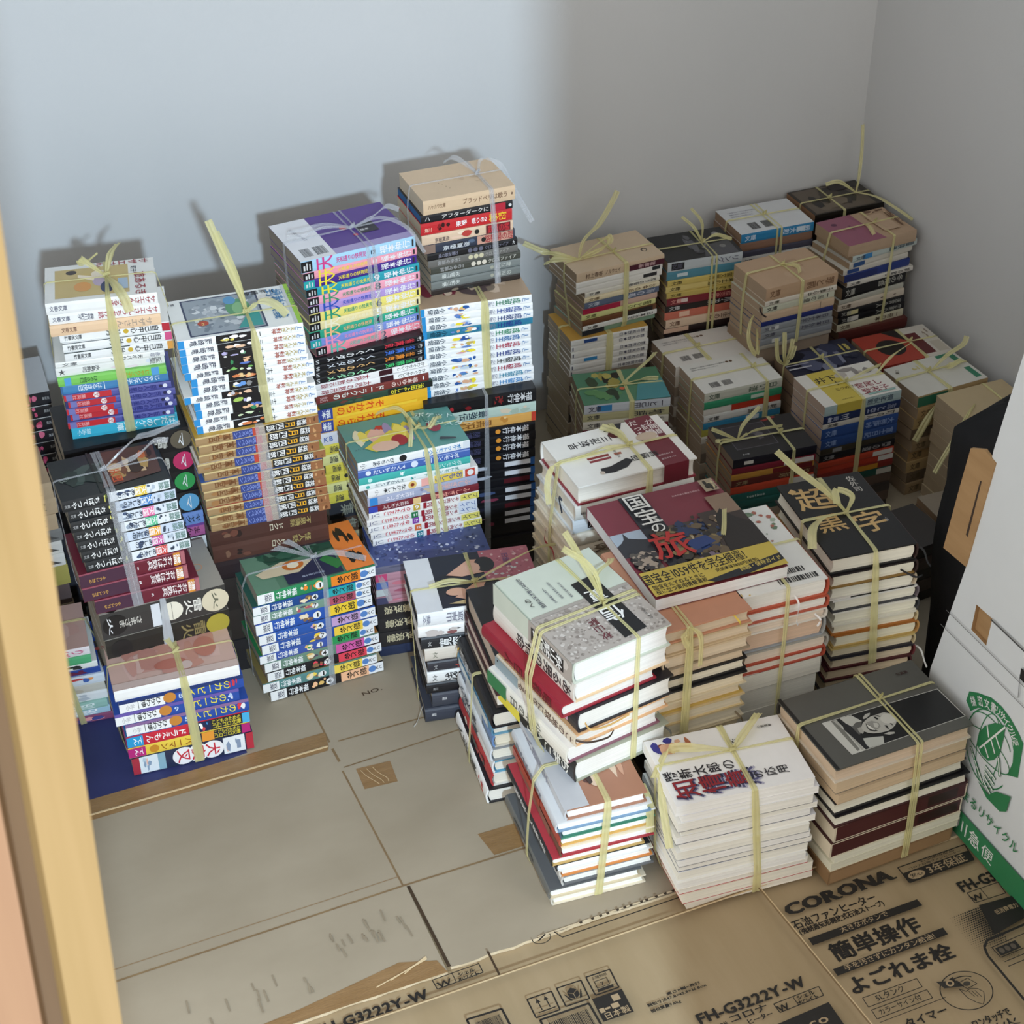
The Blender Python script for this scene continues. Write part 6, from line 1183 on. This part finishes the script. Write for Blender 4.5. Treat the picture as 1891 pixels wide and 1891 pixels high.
# globe, leaf and hand
lf = [(1.2747, .2412), (1.2941, .2301), (1.3116, .2102), (1.3196, .1901), (1.3179, .1702), (1.3078, .1629), (1.2931, .1635), (1.2828, .1739), (1.2745, .1918), (1.2736, .2188)]
def ring(cy, cz, ry, rz, w, a0=0, a1=360, n=30):
    for i in range(n):
        a, b = RAD(a0 + (a1 - a0) * i / n), RAD(a0 + (a1 - a0) * (i + 1) / n)
        gl(cy - ry * math.cos(a), cz + rz * math.sin(a), cy - ry * math.cos(b), cz + rz * math.sin(b), w)
        GF.k -= 1
    GF.k += 1
ring(1.2975, .180, .046, .060, .0018, 60, 330)
ring(1.2975, .180, .022, .060, .0014)
ring(1.2975, .180, .046, .020, .0014, 0, 360)
ring(1.2975, .200, .043, .030, .0014, 20, 160)
G(lf)
for a in ((1.2747, .2390, 1.3130, .1690), (1.3000, .1990, 1.3080, .2160), (1.2890, .2130, 1.2760, .2000), (1.3060, .1830, 1.2930, .1690), (1.2960, .2010, 1.2830, .1850)):
    gl(*a, .0026, wm)
for i in range(4):
    gl(1.3300 - .006 * i, .158 - .006 * i, 1.3110 - .006 * i, .140 - .006 * i, .0042)
    gl(1.3290 - .006 * i, .1575 - .006 * i, 1.3110 - .006 * i, .141 - .006 * i, .0022, wm)
    gl(1.2960 - .001 * i, .152 - .008 * i, 1.2720, .148 - .010 * i, .0046)
    gl(1.2960 - .001 * i, .152 - .008 * i, 1.2725, .148 - .010 * i, .0026, wm)
gl(1.2740, .186, 1.2650, .160, .0046)
gl(1.2740, .186, 1.2652, .162, .0026, wm)
G([(1.3030, .1200), (1.2777, .1162), (1.2656, .1326), (1.2376, .1486), (1.2395, .1197), (1.2514, .1090), (1.2800, .1080)])
# slogan, firm band
for i, ch in enumerate('まるリサイクル'):
    GF.glyph(ch, -1.3190 + .0176 * i, .0760 + .0006 * i, .0178, .0200, 0, green_m)
GF.k += 1
G([(1.437, .044), (.82, .050), (.82, .0), (1.437, .0)])
for i, ch in enumerate('川急便'):
    GF.glyph(ch, -1.3140 + .0285 * i, .0225, .0265, .026, 0, wm)
GF.k += 1
# score lines and hand-hole slit
ln = ink('6b6d70', .7)
gl(1.4230, .323, .82, .323, .0011, ln)
gl(1.4295, .2946, .82, .2946, .0011, ln)
gl(1.3374, .3709, 1.16, .3720, .0026, ink('4a4c4e', .8))
gl(1.267, .335, 1.262, .3, .0012, ln)
G([(1.268, .345), (1.25, .346), (1.25, .328), (1.266, .329)], ink('1c1a19', .9))
tag(mb.obj('printing', carton), 'green emblem, slogan and band')

# ------------------------------------------------------------------ black sack between the carton and the wall
sack_m = surface_mat('black_cloth', '0b0b0d', '121215', 14.0, rough=0.75, bump=0.3, bscale=30.0)
def sack():
    rg = random.Random(11)
    mb = MB()
    nu, nz = 40, 22
    ph = [rg.uniform(0, 6.28) for _ in range(8)]
    rows = []
    for j in range(nz + 1):
        t = j / nz
        z = .535 * t
        s = (1.0 if t < .9 else math.cos((t - .9) / .1 * math.pi * .5) ** .55 * .98 + .02) * (.93 + .07 * math.sin(min(1, t * 3) * math.pi / 2))
        row = []
        for i in range(nu):
            a = 2 * math.pi * i / nu
            ca, sa = math.cos(a), math.sin(a)
            e = .45
            x = .225 * math.copysign(abs(ca) ** e, ca) * s
            y = .058 * math.copysign(abs(sa) ** e, sa) * s
            w = .006 * math.sin(5 * a + ph[0] + 4 * t) + .004 * math.sin(11 * a + ph[1] - 6 * t) + .004 * math.sin(9 * t + 3 * a + ph[2])
            row.append((1.552 + x + w * ca, 1.552 + y + w * sa, z + .006 * math.sin(3 * a + ph[3]) * t))
        rows.append(row)
    v = [p for r in rows for p in r]
    f = [(j * nu + i, j * nu + (i + 1) % nu, (j + 1) * nu + (i + 1) % nu, (j + 1) * nu + i) for j in range(nz) for i in range(nu)]
    f += [tuple(range(nu - 1, -1, -1)), tuple(nz * nu + i for i in range(nu))]
    mb.mesh(v, f, sack_m)
    o = mb.obj('black_sack', smooth=True)
    o.location.z = .0
    return tag(o, 'black cloth sack standing in the dark gap behind the white carton', 'bag')
sack()

# ------------------------------------------------------------------ build every bundle, then tie it
for _i, _b in enumerate(BUNDLES):
    place_bundle(_b, 100 + _i)
for o in COL.objects:
    if o.name.startswith('magazine') and o.parent is None:
        o['label'] = 'thick temple-guide magazine with maroon cover and yellow strip lying across two piles'
        del o['group']
def hull2(pts):
    """outermost chain (largest outward value) of (z, out) points ordered by falling z"""
    pts = sorted(pts, reverse=True)
    h = []
    for p in pts:
        while len(h) > 1:
            (z1, o1), (z2, o2) = h[-2], h[-1]
            if (o2 - o1) * (z1 - p[0]) <= (p[1] - o1) * (z1 - z2):
                h.pop()
            else:
                break
        h.append(p)
    return h
def tie_bundle(b, seed):
    T = b['tie']
    if not T:
        return
    rng = random.Random(seed)
    P = b['placed']
    yaw = (P[0][4] + P[-1][4]) / 2
    X, Y = Vector((math.cos(yaw), math.sin(yaw), 0)), Vector((-math.sin(yaw), math.cos(yaw), 0))
    x0, y0, z0b, t0, yw0, W0, D0 = P[0]
    ztop = z0b + t0
    zbot = P[-1][2]
    X0, Y0 = Vector((math.cos(yw0), math.sin(yw0), 0)), Vector((-math.sin(yw0), math.cos(yw0), 0))
    O0 = Vector((x0, y0, 0))
    top_pt = lambda u, v, h: O0 + X0 * (u * W0) + Y0 * (v * D0) + Vector((0, 0, ztop + h))
    root = thing('twine_tie', top_pt(T['u'], T['v'] or .5, 0), 0, TIE_LABEL[b['key']], 'twine', 'twine ties round the bundles')
    inv = Vector(root.location)
    m = tape_mat(T['c'])
    gap = .0012
    def side_chain(axis_out, along, frac, horiz):
        """taut line down one face of the bundle: points of every book's edge on that face"""
        pts = []
        for (x, y, z, t, a, W, D) in P:
            ex, ey = Vector((math.cos(a), math.sin(a), 0)), Vector((-math.sin(a), math.cos(a), 0))
            o = Vector((x, y, 0))
            q = {'F': o + ex * (frac * W), 'B': o + ex * (frac * W) + ey * D, 'L': o + ey * (frac * D), 'R': o + ex * W + ey * (frac * D)}[horiz]
            for zz in (z + t * .98, z + t * .02):
                pts.append((zz, q.dot(axis_out), q.dot(along)))
        h = hull2([(p[0], p[1]) for p in pts])
        if h[-1][0] > pts[-1][0]:
            h.append((pts[-1][0], h[-1][1]))
        zt, zb = pts[0][0], pts[-1][0]
        at, ab = pts[0][2], sum(p[2] for p in pts[-4:]) / len(pts[-4:])
        res = []
        for i in range(len(h) - 1):
            for k in range(4):
                f = k / 4
                z = h[i][0] + (h[i + 1][0] - h[i][0]) * f
                o = h[i][1] + (h[i + 1][1] - h[i][1]) * f
                res.append((z, o))
        res.append(h[-1])
        return [axis_out * (o + gap) + along * (at + (ab - at) * (zt - z) / max(1e-6, zt - zb)) + Vector((0, 0, z)) for z, o in res]
    def band(name, frac, cross, w):
        if cross == 'u':
            f, bk_, ax = side_chain(-Y, X, frac, 'F'), side_chain(Y, X, frac, 'B'), X
            ctr = [top_pt(frac, .98 - .96 * i / 8, gap) for i in range(9)]
        else:
            f, bk_, ax = side_chain(X, Y, frac, 'R'), side_chain(-X, Y, frac, 'L'), Y
            ctr = [top_pt(.02 + .96 * i / 8, frac, gap + .0006) for i in range(9)]
        path = bk_[::-1] + ctr + f
        n = len(path)
        nb, nc = len(bk_), len(ctr)
        ph = rng.uniform(0, 6)
        def pin(t):
            i = t * (n - 1)
            d = abs(i - (nb + nc / 2)) / max(1, nc / 2 + len(f) * .3)
            return (0.45 + 0.55 * min(1, d)) * (0.92 + .12 * math.sin(9 * t + ph))
        mb = MB()
        ribbon_mesh(mb, [p - inv for p in path], w / 1000, m, side=lambda i: ax, pinch=pin, fold=.0006)
        mb.obj(name, root)
    du = T.get('dbl', 0)
    for k in ((-.5, .5) if du else (0,)):
        band('front_to_back_band', T['u'] + du * k, 'u', T['wu'] * (.8 if du else 1))
    if T['v'] is not None:
        dv = T.get('dblv', 0)
        for k in ((-.5, .5) if dv else (0,)):
            band('side_to_side_band', T['v'] + dv * k, 'v', T['wv'])
        # knot: a small lumpy twist where the two bands cross
        mb = MB()
        c = top_pt(T['u'], T['v'], .002) - inv
        for q in range(3):
            a0 = rng.uniform(0, 3.1)
            loop = [c + X * (.0055 * math.cos(a0 + 2.1 * i)) + Y * (.004 * math.sin(a0 * 2 + 2.1 * i)) + Vector((0, 0, .0006 + .0016 * i)) for i in range(4)]
            ribbon_mesh(mb, curve_path(loop, 4), .004, m, side=(0, 0, 1), fold=.0006)
        mb.obj('knot', root)
    for tl in T['tails']:
        pts = [top_pt(u, v, h / 1000) - inv for u, v, h in tl]
        path = curve_path(pts, 7)
        mb = MB()
        a = rng.uniform(-.5, .5)
        sd = (X * math.cos(a) + Y * math.sin(a) * .4 + Vector((0, 0, .5 + a)))
        ribbon_mesh(mb, path, T['wu'] / 1000 * rng.uniform(.65, .95), m, side=lambda i: sd, pinch=lambda t: .35 + .75 * min(1, t * 2.2), fold=.0012)
        mb.obj('loose_end', root)
TIE_LABEL = {}
for _b in BUNDLES:
    if _b['tie']:
        c = {'yellow': 'pale yellow plastic twine', 'clear': 'clear plastic tape', 'silver': 'silvery plastic tape'}[_b['tie']['c']]
        TIE_LABEL[_b['key']] = '%s tied round the %s' % (c, _b['phrase'])
for _i, _b in enumerate(BUNDLES):
    tie_bundle(_b, 900 + _i)
